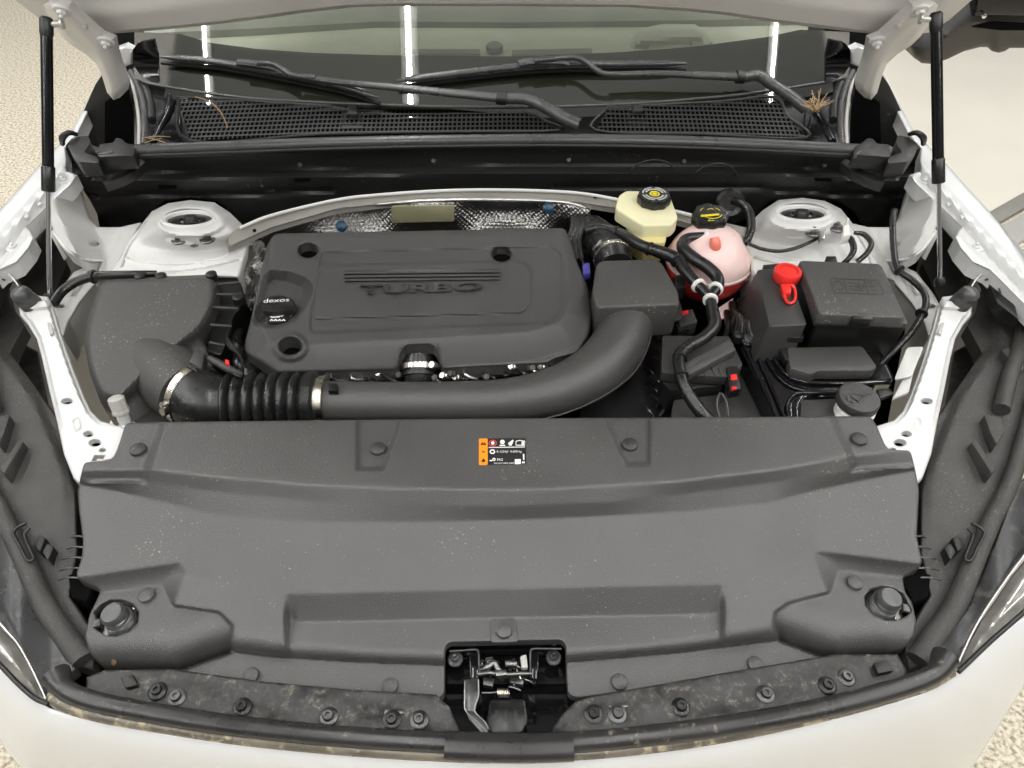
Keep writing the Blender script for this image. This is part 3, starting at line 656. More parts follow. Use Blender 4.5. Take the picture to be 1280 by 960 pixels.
# firewall flange
ft = [(285, 292), (300, 284), (340, 268), (420, 249), (480, 242), (560, 237), (640, 236.5), (720, 240), (775, 249), (840, 262), (905, 278), (940, 286)]
sheet('firewall_flange', ft+[(u, v+13+6*math.exp(-((u-300)/60.)**2)) for u, v in ft[::-1]], lambda U, V: .972-.0009*(V-curve(ft)(U)), 'flange', body, step=5, thick=.010, rnd=2, rmm=.003)
mk('flange_lip', *tubeV(catmull([pz(u, v+1.2, .976) for u, v in ft[1:-1]], 6), .0035, 8), 'white_flat', body, 60)
for u, v in ((318, 288), (744, 246)): lathe('flange_hole', pz(u, v, .972), [(.0035, -.002), (.0035, .0015), (.001, .0016)], 'void', body, seg=10)
# front braces between the radiator support and the fenders
br = [(23, 379), (26, 370), (36, 366), (50, 370), (60, 371), (66, 382), (74, 410), (84, 440), (94, 468), (106, 498), (114, 514), (126, 526), (158, 536), (152, 552), (143, 575), (112, 579), (104, 592), (100, 606), (92, 598), (80, 568), (72, 530), (62, 490), (52, 446), (46, 424), (34, 404), (25, 394)]
for k, S in enumerate((lambda p: p, M)):
    px = S(br); spine = S([(46, 400), (62, 446), (78, 496), (92, 530)])
    hl = [S(ell(84, 502, 6.5, 3.2, 14)), S(ell(110.5, 543, 5.5, 3, 12)), S(ell(119, 554, 7, 4, 14)), S(ell(128.5, 563, 3.6, 2, 10)), S([(119, 570), (131, 570), (128, 576), (116, 576)])]
    def bz(U, V, px=px, spine=spine, S=S):
        e = sdf(U, V, px)
        return .958-.00031*(V-370)+.009*sst(3, 6.5, e)*lin(545, 500, V)-.008+.008*sst(8, 3, dist(U, V, S([(30, 382), (58, 380)])))
    b = sheet('brace', px, bz, 'brace', body, holes=hl, step=2.5, thick=.007, rnd=3, rmm=.005)
    (u, v), = S([(60, 408)]); sg = 1 if k == 0 else -1
    block('brace_slot', [(u-3*sg, v-12), (u+2*sg, v-12), (u+7*sg, v+8), (u+2*sg, v+10)], float(bz(np.array([u*1.]), np.array([v*1.]))[0])+.0015, .006, 'tag_grey', b, .001)
    strip('pressed_mark', S([(89, 525), (97, 521), (100, 535), (94, 538), (89, 525)]), 1.5, lambda U, V, bz=bz: bz(U, V), 'brace', b, .0015)
    (u, v), = S([(37, 372)]); p = pz(u, v+6, .962); kk = scl(p); ax = (-.22*sg, -.12, 1)
    st = lathe('hood_bumper', p, [(12.5*kk, -.006), (12.5*kk, .008), (11.6*kk, .010), (11.6*kk, .014), (12.2*kk, .016), (11*kk, .026), (8*kk, .030), (2*kk, .031)], 'rubber_grey', b, axis=ax, seg=24)
    mk('lower_wall', *prism3(Pz(*zip(*S([(76, 424), (86, 446), (106, 498), (118, 520), (106, 528), (92, 500), (78, 450)])), .90), Pz(*zip(*S([(76, 424), (86, 446), (106, 498), (118, 520), (106, 528), (92, 500), (78, 450)])), .84), .004), 'dark_metal', body)
    sheet('brace_hole_shade', S([(60, 470), (76, 470), (98, 512), (120, 532), (148, 541), (138, 569), (106, 572), (94, 580), (80, 545)]), lambda U, V, bz=bz: .880-.0002*(V-500), 'void', body, step=10, thick=.002)  # added black sheet for the shade inside the brace holes
    # wheel-arch pieces showing in the gap outside the brace
    sheet('arch_panel', S([(30, 430), (48, 440), (60, 500), (72, 560), (40, 500), (20, 462)]), lambda U, V: .80+0*U, 'dark_metal', body, step=8, thick=.03, rnd=4, rmm=.006)
# thin wire at the bumpers
for S in (lambda p: p, M):
    q = S([(12, 344), (18, 350), (22, 356), (28, 366)]); ptube('wire_clip', [(*q[0], .965, 2.6), (*q[1], .968, 1.5), (*q[2], .966, 1.2), (*q[3], .965, 1.2)], 'zinc', body, 5, 8)
    sheet('side_baffle', S([(20, 330), (44, 300), (62, 268), (70, 300), (84, 330), (62, 380), (40, 365), (24, 352)]), lambda U, V: .86+0*U, 'plastic', body, step=8, thick=.02, holes=[S(ell(31, 354, 5, 6.5, 14))])
# vent grids at the fender corners
for k, S in enumerate((lambda p: p, M)):
    t = sheet('fender_vent', S([(-34, 400), (-20, 330), (4, 304), (26, 302), (24, 316), (2, 356), (-8, 380)]), .945, 'black', body, step=6, thick=.02, rnd=2, rmm=.003)
    for a, b in (((2, 312), (24, 314)), ((-6, 324), (18, 326)), ((-12, 334), (12, 338)), ((-14, 344), (6, 350)), ((-2, 310), (-12, 366)), ((8, 306), (2, 344)), ((16, 304), (14, 330))):
        a, b = S([a, b]); ptube('vent_rib', [(*a, .95, 1.2), ((a[0]+b[0])/2, (a[1]+b[1])/2, .951, 1.2), (*b, .95, 1.2)], 'rubber_grey', t, 3, 6)

# side mirror
mo = [(1137, 58), (1142, 72), (1152, 79), (1166, 80), (1184, 74), (1205, 64), (1225, 59), (1234, 59), (1240, 64), (1248, 66), (1256, 64), (1262, 60), (1290, 60), (1330, 52), (1340, -10), (1300, -40), (1220, -40), (1170, 20), (1146, 45)]
sm = thing('side_mirror', 'black and grey side mirror housing with a small camera bump underneath', 'side mirror', py(1160, 70, 2.05))
sheet('lower_shell', mo, None, 'plastic', sm, step=6, thick=.16, mp=lambda U, V, o: Py(U, V, 2.0-.05*sst(0, 40, sdf(U, V, mo))+o), drop=(0, 1, 0), rnd=12, rmm=.03)
sheet('glossy_cap', [(1216, 20), (1236, 21), (1290, 22), (1338, 20), (1338, -12), (1300, -42), (1224, -42)], None, 'gloss', sm, step=8, thick=.05, mp=lambda U, V, o: Py(U, V, 1.925+o), drop=(0, 1, 0), rnd=6, rmm=.02)
sheet('shell_recess', [(1216, 34), (1240, 28), (1286, 30), (1284, 38), (1250, 38)], None, 'void', sm, step=6, thick=.01, mp=lambda U, V, o: Py(U, V, 1.938+o), drop=(0, 1, 0))
lathe('indicator_lamp', py(1230, 20, 1.915), [(.006, -.004), (.006, .002), (.002, .004)], 'chrome', sm, axis=(0, -1, 0), seg=12)

# ================================================================== HEAT SHIELD
hs_ = thing('heat_shield', 'dimpled silver heat shield against the firewall behind the engine cover', 'heat shield', pz(530, 290, .86))
hsp = [(326, 300), (334, 284), (352, 278), (400, 266), (440, 259), (500, 253), (560, 250), (640, 250), (705, 253), (738, 262), (742, 300), (720, 320), (330, 330)]
sheet('shield_sheet', hsp, None, 'shield', hs_, step=4, thick=.01, mp=lambda U, V, o: Py(U, V, 1.325+.018*np.sin(U/31.)*np.sin(V/13.)-.02*lin(262, 300, V)+o), drop=(0, 1, 0), rnd=3, rmm=.004)
mk('shield_hem', *tubeV(catmull([py(u, v, 1.318) for u, v in hsp[2:10]], 6), .0035, 8), 'zinc', hs_, 60)
wblock('info_plate', rc([(489, 258), (568, 257), (568, 277), (489, 279)], 3), 1.288, .004, 'plate', hs_, .001)
for u, v in ((427, 283), (686, 260)): lathe('blue_clip', py(u, v, 1.292), [(.012, -.002), (.012, .002), (.008, .005), (.003, .006)], 'blue', hs_, axis=(0, -.8, .6), seg=16)
s2 = [(296, 322), (312, 302), (326, 300), (336, 310), (330, 340), (322, 372), (316, 392), (300, 372), (290, 350)]
sheet('side_sheet', s2, lambda U, V: .925-.0006*(V-300)+.006*np.sin(U/5.)*np.sin(V/7.), 'shield', hs_, step=3, thick=.03, rnd=3, rmm=.004)

# ================================================================== ENGINE
en = thing('engine', 'dark metal engine with hoses and wiring showing under the cover edge', 'engine', pz(520, 470, .62))
block('engine_block', [(325, 300), (735, 295), (745, 430), (700, 470), (345, 475), (320, 440)], .865, .25, 'black', en, .01)
rnd_ = random.Random(5)
for k in range(46):
    u = 338+k*8+rnd_.uniform(-4, 4); v = 468+rnd_.uniform(-3, 8)-(10 if u > 620 else 0); z = .884+rnd_.uniform(-.006, .012)
    m = rnd_.choice(['black', 'rubber', 'dark_metal', 'zinc', 'plastic', 'rubber', 'steel'])
    if rnd_.random() < .55:
        ptube('engine_hose', [(u-6, v-8, z-.01, 2.2), (u, v, z, 2.2), (u+rnd_.uniform(2, 14), v+rnd_.uniform(0, 7), z, 2.2), (u+rnd_.uniform(10, 22), v+8, z-.012, 2.2)], m, en, 4, 7)
    else: lathe('engine_fitting', pz(u, v, z), [(.007, -.02), (.007, .004), (.005, .006), (.005, .010), (.002, .010)], m, en, axis=(rnd_.uniform(-.6, .6), -.5, .6), seg=8)
for u in (368, 430, 470, 560, 590, 650): ptube('fuel_pipe', [(u-20, 470, .875, 3), (u-6, 474-(8 if u > 600 else 0), .878, 3), (u+8, 472-(8 if u > 600 else 0), .876, 3), (u+24, 468-(8 if u > 600 else 0), .872, 3)], 'rubber', en, 4, 8)
block('cam_sensor', [(330, 452), (346, 456), (352, 470), (336, 472)], .885, .02, 'zinc', en, .002)
for q in ((315, 470, 12), (302, 455, 9), (330, 480, 8), (296, 430, 9)): ptube('side_hose', [(q[0], q[1]-16, .86, q[2]), (q[0]-2, q[1], .875, q[2]), (q[0]+6, q[1]+16, .85, q[2])], 'rubber', en, 4, 10)

ec = thing('engine_cover', 'dark grey plastic engine cover with TURBO lettering and oil cap recess', 'engine cover', pz(520, 400, .865))
EO = rc([(343, 292), (560, 288), (706, 285), (713, 300), (722, 330), (735, 360), (740, 392), (736, 418), (722, 441), (692, 449), (684, 454), (552, 461), (548, 440), (541, 430), (506, 431), (499, 445), (496, 463), (347, 467), (306, 440), (306, 428), (314, 398), (325, 344), (334, 306)], 6, 3)
PL = [(342, 297), (560, 293), (703, 291), (712, 330), (716, 368), (711, 390), (700, 405), (660, 417), (500, 427), (395, 432), (352, 440), (334, 430), (324, 405), (332, 350)]
RC_ = [(322, 346), (337, 336), (360, 337), (384, 346), (393, 356), (392, 372), (381, 388), (371, 402), (345, 412), (318, 410), (310, 396)]
PA = rc([(402, 315), (690, 308), (702, 318), (703, 382), (690, 403), (388, 416), (388, 400)], 8); PB = rc([(400, 332), (652, 326), (664, 336), (664, 380), (654, 391), (390, 399)], 8)
PH = [(496, 470), (503, 434), (511, 427), (539, 425), (546, 431), (553, 470)]
def ez(U, V):
    s = sdf(U, V, PL)
    z = .958-.00010*(V-288)-.034*lin(2, -34, s)**1.15
    z = z-.0035*sst(-1.5, 1.5, sdf(U, V, PA))+.0045*sst(-1.5, 1.5, sdf(U, V, PB))
    z = z-.026*lin(1, 15, sdf(U, V, RC_))
    z = z+.016*sst(-4, 4, sdf(U, V, PH))*sst(426, 440, V)
    z = z+.004*sst(6, 0, np.abs(np.hypot((U-363)/1.25, V-434)-14))
    return z
HL = [ell(385, 313.5, 12.5, 9, 20), ell(627, 318.5, 12, 9, 20), ell(363, 433, 14, 10.5, 20)]
cv = sheet('cover_shell', EO, ez, 'engine', ec, holes=HL, step=2.2, thick=.022, rnd=4, rmm=.006)
for (u, v, rr) in ((385, 313.5, 11), (627, 318.5, 11), (363, 433, 13)):
    p = pz(u, v+1, .945 if v < 400 else .928); lathe('mount_well', p, [(rr*1.35*scl(p), -.012), (rr*1.35*scl(p), -.045), (.001, -.045)], 'void', ec, seg=20)
    lathe('mount_stud', p+[.004, .006, 0], [(rr*.5*scl(p), -.04), (rr*.5*scl(p), -.02), (.001, -.019)], 'rubber_grey' if v < 400 else 'black', ec, seg=12)
dk_ = lay('groove_shade', [(430, 338), (625, 336), (625, 350.2), (430, 352.4)], lambda U, V: ez(U, V), 'relief_shade', cv, .0006)  # dark film in place of the shade between the bars
for q in range(3): strip('raised_bar', [(430, 341+q*4.5), (480, 340.5+q*4.5), (530, 340+q*4.5), (580, 339.4+q*4.5), (625, 339+q*4.5)], 2.7, lambda U, V: ez(U, V), 'engine', cv, .0032)
text('lettering', 'TURBO', [(449, 368), (602, 363), (604, 352), (450, 356)], lambda U, V: ez(U, V), 'relief_shade', cv, ext=.0045, bold=.02)  # same plastic as the cover, darkened for the shadow round the letters
# oil filler cap
p = pz(345, 389, .936); k_ = scl(p)
oc = lathe('oil_cap', p, [(25*k_, -.010), (25*k_, .004), (23*k_, .007), (21*k_, .007)], 'rubber', ec, axis=(0, -.12, 1), seg=30)
zc_ = .946
block('grip_bar', rc([(327, 376), (364, 374), (368, 386), (340, 390), (326, 388)], 4), .955, .012, 'rubber', oc, .003)
text('cap_lettering', 'dexos', [(329, 378.5), (361, 376.5), (362, 372), (330, 373.5)], .9553, 'ink_white', oc, ext=.0006)
zi = .9436
block('cap_face', rc([(331, 391), (362, 390), (360, 402), (334, 403)], 4), zi, .006, 'rubber', oc, .001)
sv = [lay('', [(337, 391.5), (348, 391.5), (352, 394), (349, 397), (339, 397), (336, 394)], zi, '', raw=True), lay('', [(350, 394), (357, 391), (358, 392.5), (352, 396)], zi, '', raw=True), lay('', [(341, 389.8), (345, 389.8), (345, 391.7), (341, 391.7)], zi, '', raw=True)]
for q in range(4): sv.append(lay('', [(337+q*5, 400.5), (339.5+q*5, 398.6), (342+q*5, 400.5), (341+q*5, 401.5), (339.5+q*5, 400.2), (338+q*5, 401.5)], zi, '', raw=True))
mk('oil_can_mark', *join(sv), 'ink_white', oc)

# ================================================================== INTAKE
def clampring(name, c, ax, r, wd, m, parent, screw=None):
    ax = np.array(ax, float); ax /= np.linalg.norm(ax)
    o = lathe(name, c, [(r*.97, -wd/2), (r, -wd/2), (r+.0012, -wd/2+.001), (r+.0012, wd/2-.001), (r, wd/2), (r*.97, wd/2)], m, parent, axis=ax, seg=40)
    if screw is not None:
        d = np.array(screw, float); d -= ax*(d@ax); d /= np.linalg.norm(d); tg = np.cross(ax, d); q = c+d*(r+.005)
        lathe('clamp_screw', q-tg*.012, [(.006, 0), (.006, .006), (.0045, .007), (.0045, .022), (.003, .024)], 'zinc', o, axis=tg, seg=8)
        mk('clamp_box', *bevelled([q+ax*a*wd*.45+d*b*.004+tg*e*.008 for a in (-1, 1) for b in (-1, 1) for e in (-1, 1)], [(0, 1, 3, 2), (4, 6, 7, 5), (0, 4, 5, 1), (2, 3, 7, 6), (0, 2, 6, 4), (1, 5, 7, 3)], .001), m, o)
    return o
it = thing('intake_pipe', 'thick smooth grey intake pipe curving in front of the engine cover', 'intake pipe', pz(600, 500, .85))
IP = [(399, 502, .886, 26), (480, 503, .886, 26), (570, 503, .886, 26.5), (640, 500, .886, 28), (700, 487, .888, 31), (745, 463, .892, 34), (772, 432, .897, 34), (783, 402, .903, 32), (784, 384, .907, 30)]
ptube('pipe', IP, 'pipe', it, 10, 40)
ptube('seam', [(680, 524, .880, 1.3), (716, 513, .880, 1.3), (756, 494, .882, 1.3), (790, 468, .885, 1.3), (809, 436, .889, 1.3), (815, 408, .895, 1.3)], 'plastic', it, 8, 8)
p = pz(784, 384, .907); lathe('pipe_collar', p, [(34*scl(p), -.012), (34*scl(p), .003), (31*scl(p), .006)], 'airbox', it, axis=(0, .85, .4), seg=36)
block('pipe_key', [(410, 479), (422, 479), (422, 488), (410, 488)], .9285, .01, 'black', it, .001)
pq = pz(783, 400, .9035); lathe('pipe_ring', pq, [(33*scl(pq), -.003), (35.5*scl(pq), -.002), (35.5*scl(pq), .002), (33*scl(pq), .003)], 'pipe', it, axis=pz(784, 388, .907)-pz(780, 412, .901), seg=40)
# resonator box at the far end of the pipe
rs = thing('resonator_box', 'grey plastic air duct box joining the intake pipe to the turbo', 'duct box', pz(795, 370, .84))
block('box_shell', rc([(745, 330), (752, 325), (818, 323), (828, 328), (848, 364), (850, 380), (745, 384), (740, 365)], 4, 2), [.957]*1 and .957, .075, 'airbox', rs, .008, taper=.02, seg=3)
block('box_flange', rc([(738, 370), (745, 350), (846, 366), (853, 384), (853, 399), (806, 404), (738, 404)], 4, 2), .893, .006, 'plastic', rs, .002)
tq = pz(764, 320, .93)
ptube('turbo_hose', [(770, 335, .93, 22), (764, 318, .93, 23), (752, 300, .922, 22), (738, 288, .91, 20)], 'rubber', rs, 6, 24)
clampring('hose_clamp', pz(766, 322, .931), pz(770, 335, .93)-pz(758, 306, .925), 24*scl(tq), .010, 'steel', rs, screw=(-.6, -.5, .6))
block('blue_connector', [(728, 329), (737, 328), (738, 341), (729, 342)], .92, .015, 'violet', rs, .001)
ptube('connector_wire', [(724, 322, .915, 2), (730, 330, .918, 2), (733, 345, .90, 2)], 'black', rs, 4, 8)

bl_ = thing('bellows_hose', 'ribbed black rubber bellows hose held by steel clamps at both ends', 'intake hose', pz(310, 505, .84))
A = catmull([list(pz(u, v, z))+[r*scl(pz(u, v, z))] for u, v, z, r in [(240, 494, .887, 40), (256, 501, .887, 39), (272, 504, .888, 36), (290, 504, .888, 32), (320, 503, .888, 31), (350, 502, .888, 31), (380, 501.5, .888, 30), (402, 501, .888, 28)]], 26)
n = len(A); s_ = np.arange(n)/26.; rad = A[:, 3].copy(); m_ = (s_ > 2.7) & (s_ < 6.4)
rad += np.where(m_, 0.0105*(np.abs(np.sin((s_-2.7)/3.7*math.pi*8))**.8)-.003, 0)
mk('bellows', *tubeV(A[:, :3], rad, 40), 'rubber', bl_, 80)
clampring('hose_clamp', A[3, :3], A[6, :3]-A[0, :3], A[3, 3]*1.01, .014, 'steel', bl_, screw=(-.5, -.75, .3))
clampring('hose_clamp', pz(402, 501, .888), (1, 0, 0), 30.5*scl(pz(402, 501, .888)), .019, 'steel', bl_)
lathe('hose_cuff', pz(391, 501, .888), [(30*scl(p), -.012), (33*scl(p), -.008), (33*scl(p), .006), (30*scl(p), .01)], 'rubber', bl_, axis=(1, 0, 0), seg=36)
# cover breather hose
bh = thing('breather_hose', 'short black hose with steel clamp entering the notch of the engine cover', 'hose', pz(523, 475, .86))
H = [(523, 448, .905, 19), (523, 460, .897, 19), (523, 470, .888, 18), (523, 486, .87, 16)]
ptube('hose', H, 'rubber', bh, 6, 24); pc = pz(523, 459, .898); axh = pz(523, 452, .903)-pz(523, 470, .888)
clampring('hose_clamp', pc, axh, 20.5*scl(pc), .011, 'steel', bh, screw=(.85, 0, .5))
clampring('rubber_ring', pz(523, 468, .890), axh, 20*scl(pc), .007, 'black', bh)

# ================================================================== AIR FILTER BOX
af = thing('air_filter_box', 'dusty grey air filter box with big elbow outlet beside the white brace', 'air filter box', pz(190, 440, .80))
AB = rc([(124, 356), (138, 349), (262, 343), (271, 349), (273, 374), (263, 410), (252, 426), (270, 446), (262, 470), (244, 500), (226, 529), (150, 533), (127, 506), (112, 466), (105, 428), (110, 398)], 6, 3)
TP = rc([(128, 356), (140, 351), (258, 346), (266, 352), (266, 374), (256, 400), (238, 418), (214, 436), (176, 470), (150, 497), (128, 492), (114, 458), (109, 426), (113, 400)], 10, 3)
def abz(U, V):
    s = sdf(U, V, TP); return .956-.00026*(V-350)-.030*sst(4, -16, s)-.03*lin(-14, -45, s)
sheet('lid', AB, abz, 'airbox', af, step=3.5, thick=.05, rnd=6, rmm=.008)
sd = sheet('ribbed_side', rc([(266, 348), (296, 346), (303, 358), (301, 386), (292, 396), (288, 420), (276, 446), (258, 440), (262, 405), (270, 372)], 4, 2), lambda U, V: .920-.0003*(V-350), 'black', af, step=5, thick=.06, rnd=3, rmm=.004)
for (a, b) in (((268, 356), (299, 353)), ((269, 368), (302, 368)), ((266, 384), (297, 386)), ((263, 406), (289, 408)), ((262, 428), (280, 432))):
    ptube('rib', [(*a, .935, 2), ((a[0]+b[0])/2, (a[1]+b[1])/2, .932, 2), (*b, .925, 2)], 'plastic', sd, 3, 8)
for (u, v, z) in ((264, 343, .955), (297, 372, .935), (201, 345, .95), (175, 345, .95)): lathe('lid_screw', pz(u, v, z), [(.010, -.012), (.010, .002), (.007, .004), (.003, .004)], 'black', af, seg=14)
ptube('elbow', [(186, 452, .878, 40), (204, 464, .883, 42), (222, 480, .886, 42), (238, 493, .887, 41)], 'airbox', af, 8, 36)
strip('elbow_rib', [(218, 447), (232, 455), (246, 464)], 2, .940, 'plastic', af, .002)
mk('lower_tray', *block('', [(150, 528), (190, 500), (212, 515), (225, 535), (150, 540)], .86, .04, '', raw=True), 'plastic', af)
ma = thing('flow_sensor', 'small airflow sensor plug with red tab on the intake elbow', 'sensor', pz(262, 450, .90))
block('sensor_body', [(243, 437), (256, 440), (252, 461), (236, 452)], .945, .02, 'plastic', ma, .002)
ptube('plug', [(262, 448, .946, 4), (275, 455, .947, 5), (288, 462, .945, 5), (302, 468, .935, 3)], 'plastic', ma, 5, 10)
block('lock_tab', [(281, 449), (286, 450), (286, 455), (282, 455)], .957, .006, 'red', ma, .0005)
for q in (0, 4, 8): ptube('lead', [(290, 462+q*.5, .943, 1.6), (303, 462+q, .935, 1.6), (300, 445, .92, 1.6), (284, 430-q, .915, 1.6), (288, 410, .91, 1.6)], 'black', ma, 5, 7)
sp2 = thing('service_port', 'pale grey capped refrigerant service port next to the front cover corner', 'valve cap', pz(157, 531, .90))
A0, A1 = pz(158, 532, .895), pz(144, 496, .945); D = A1-A0
mk('stem', *tubeV([A0, A0+D*.25, A0+D*.5], [.008, .0095, .009], 14), 'clear', sp2)
mk('cap', *tubeV([A0+D*.42, A0+D*.45, A0+D*.55, A0+D*.56, A0+D*.95, A0+D*1.0], [.011, .013, .013, .012, .0125, .008], 8), 'tag_grey', sp2, 25)
ptube('fitting', [(150, 533, .895, 3), (158, 533, .898, 4), (168, 529, .895, 3)], 'zinc', sp2, 4, 10)

# ================================================================== BRAKE FLUID RESERVOIR
bk = thing('brake_reservoir', 'cream plastic brake fluid reservoir with a black labelled cap', 'reservoir', pz(810, 300, .88))
block('tank', rc([(773, 244), (782, 238), (836, 239), (848, 272), (840, 281), (804, 282), (769, 260)], 4, 3), .985, .030, 'cream', bk, .006, seg=3)
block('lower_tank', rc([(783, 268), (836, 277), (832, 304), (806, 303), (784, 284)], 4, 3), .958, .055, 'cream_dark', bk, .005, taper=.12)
wob = lambda a, r: 1+.035*math.cos(a*9)
p = pz(817, 250, .990); k_ = scl(p)
cap = lathe('cap', p, [(17*k_, -.006), (20*k_, -.004), (20.5*k_, .008), (19*k_, .013), (16*k_, .0135), (.002, .0135)], 'rubber', bk, seg=54, wob=wob)
t_ = p+[0, 0, .0138]
def ringlay(c, r0, r1, z, a0=0, a1=2*math.pi, n=24):
    V = []; full = abs(a1-a0-2*math.pi) < 1e-6
    for i in range(n+1):
        a = a0+(a1-a0)*i/n
        for r, h in ((r0, z), (r1, z), (r1, z-.0006), (r0, z-.0006)): V.append(c+[r*math.cos(a), r*math.sin(a), h])
    return V, [(4*i+j, 4*i+(j+1) % 4, 4*i+4+(j+1) % 4, 4*i+4+j) for i in range(n) for j in range(4)]
mk('cap_print', *join([ringlay(t_, 9.5*k_, 12*k_, .0006, .2, 2.8), ringlay(t_, 9.5*k_, 12*k_, .0006, 3.3, 6.0), ringlay(t_, 13.5*k_, 15.6*k_, .0006, .15, 1.4), ringlay(t_, 13.5*k_, 15.6*k_, .0006, 1.7, 3.0), ringlay(t_, 13.5*k_, 15.6*k_, .0006, 3.3, 4.6), ringlay(t_, 13.5*k_, 15.6*k_, .0006, 4.9, 6.1)]), 'ink_grey', cap)
mk('cap_centre', *join([ringlay(t_, 0, 3.2*k_, .0006), ringlay(t_, 4.4*k_, 6.4*k_, .0006)]), 'ink_yellow', cap)

# ================================================================== COOLANT TANK
ct = thing('coolant_tank', 'round translucent pink coolant tank holding red coolant with a black cap', 'coolant tank', pz(885, 375, .82))
c = pz(885, 328, .905); k_ = scl(c); r0 = 52*k_
lev = .06
up = [(r0*math.cos(t), r0*.92*math.sin(t)) for t in np.linspace(lev, math.pi/2-.02, 22)]
dn_ = [(r0*.996*math.cos(t), r0*.92*math.sin(t)) for t in np.linspace(-1.25, lev, 12)]
mk('tank', *latheV(c, up, (0, 0, 1), 48), 'pink', ct, 80)
mk('coolant', *latheV(c, dn_, (0, 0, 1), 48), 'coolant', ct, 80)
lathe('tank_seam', c, [(r0*.98, r0*.9*math.sin(lev)-.002), (r0*1.03, r0*.9*math.sin(lev)-.001), (r0*1.03, r0*.9*math.sin(lev)+.003), (r0*.98, r0*.9*math.sin(lev)+.004)], 'pink', ct, seg=48)
block('tank_ear', [(926, 340), (942, 336), (944, 345), (928, 350)], .90, .008, 'pink', ct, .002)
block('tank_label', [(893, 388), (917, 372), (908, 396), (898, 400)], .862, .004, 'pink', ct, .001)
p = pz(887, 273, .984); k2 = scl(p)
cap = lathe('cap', p, [(19*k2, -.014), (21*k2, -.010), (22*k2, .006), (20*k2, .012), (17*k2, .0125), (.002, .0125)], 'rubber', ct, seg=64, wob=lambda a, r: 1+.045*math.cos(a*8), axis=(0, -.08, 1))
t_ = p+[0, -.001, .0128]
pr_ = [ringlay(t_, 12.6*k2, 13.6*k2, .001, 0.35, 2.8), ringlay(t_, 12.6*k2, 13.6*k2, .001, 3.5, 5.95)]
mk('cap_print', *join(pr_), 'ink_yellow', cap)
zz = float(t_[2])
lay('cap_bar', [(876, 268.5), (899, 266.5), (899, 269.3), (876, 271.3)], zz+.0012, 'ink_yellow', cap)
mk('cap_symbol', *join([strip('', [(885, 276), (889, 272.5), (893, 275.5), (885, 276)], .9, zz+.0012, '', ext=.0006, raw=True), strip('', [(884, 262), (888, 260.6), (892, 261.6)], .9, zz+.0012, '', ext=.0006, raw=True)]), 'ink_yellow', cap)
ptube('outlet', [(894, 312, .962, 7.5), (894, 304, .976, 7), (893, 297, .984, 5.5)], 'nipple', ct, 4, 14)

# ================================================================== HOSES AND HARNESSES
def hose(label, pts, m='rubber', parts=(), seg=14, cat='hose', group=None):
    p0 = pz(*pts[-1][:3]); t = thing('hose' if cat == 'hose' else 'cable', label, cat, p0, group); ptube('tube', pts, m, t, 8, seg)
    for (u, v, z, r, ax, m2) in parts:
        q = pz(u, v, z); e = pz(u+ax[0], v+ax[1], z+(ax[2] if len(ax) > 2 else 0))-q; clampring('white_clip' if m2 == 'white_plastic' else 'tape_band', q, e, r*scl(q), .008 if m2 == 'white_plastic' else .005, m2, t)
    return t
hose('curved black hose from the pink nipple of the coolant tank down to a joint', [(889, 295.5, .968, 5.5), (874, 296, .970, 6), (858, 299, .968, 7), (853, 309, .965, 7.5), (866, 322, .960, 8), (884, 334, .955, 8), (896, 346, .948, 8), (897, 358, .942, 7.5), (890, 369, .936, 6)],
     parts=((882, 296, .969, 7.5, (-5, 0), 'white_plastic'), (894.5, 361, .940, 8.5, (-4, 6), 'white_plastic')))
hose('long black hose reaching from the firewall past the brake reservoir to a joint', [(733, 288, .945, 6), (752, 285, .955, 6.5), (776, 292, .962, 6.5), (800, 306, .962, 7), (828, 316, .958, 8), (846, 324, .955, 8), (856, 338, .950, 7.5), (870, 354, .943, 7), (886, 370, .936, 6)],
     parts=((847, 326, .954, 8.5, (6, 7), 'black'), (873, 357, .941, 8.5, (6, 6), 'white_plastic'), (812, 311, .96, 8, (6, 3), 'black'), (770, 290, .961, 7, (6, 2), 'black')))
hose('black corrugated harness bending over the flat control module below the coolant tank', [(888, 368, .936, 6), (889, 380, .934, 7), (892, 394, .930, 8), (893, 408, .926, 8), (880, 422, .922, 8), (860, 434, .920, 8), (849, 446, .920, 8), (850, 464, .918, 7.5), (855, 482, .912, 7.5), (866, 502, .900, 8.5), (880, 520, .888, 9), (896, 534, .875, 9)],
     parts=((888, 375, .935, 8.5, (0, 6), 'white_plastic'), (850, 447, .92, 8.6, (-2, 6), 'black'), (852, 470, .917, 8.4, (2, 6), 'black')))
hose('black cable looping from the firewall grommet beside the coolant tank cap', [(916, 252, .975, 4), (926, 254, .985, 5), (936, 264, .985, 5.5), (939, 282, .975, 5.5), (935, 298, .965, 5), (930, 306, .955, 4)], cat='cable')
p = py(912, 254, 1.385); gm = thing('grommet', 'round black rubber grommet in the plenum wall by the coolant tank', 'grommet', p); lathe('ring', p, [(.032, -.004), (.032, .006), (.026, .012), (.016, .010), (.015, 0)], 'rubber', gm, axis=(0, -.85, .4), seg=28)
hose('thin black wire lying across the front of the driver side strut tower', [(934, 304, .962, 2), (952, 311, .958, 2.3), (974, 314, .957, 2.3), (995, 310, .960, 2.3), (1012, 303, .966, 2.2), (1024, 297, .968, 2)], cat='cable')
cs = thing('cable_clip', 'small pale metal cable clips on the driver side strut tower', 'cable clip', pz(1028, 296, .96))
block('clip_body', [(1024, 284), (1033, 283), (1031, 298), (1025, 300)], .982, .012, 'zinc', cs, .001)
block('clip_post', [(1054, 281), (1062, 281), (1064, 293), (1054, 295)], .985, .02, 'white_plastic', cs, .002)
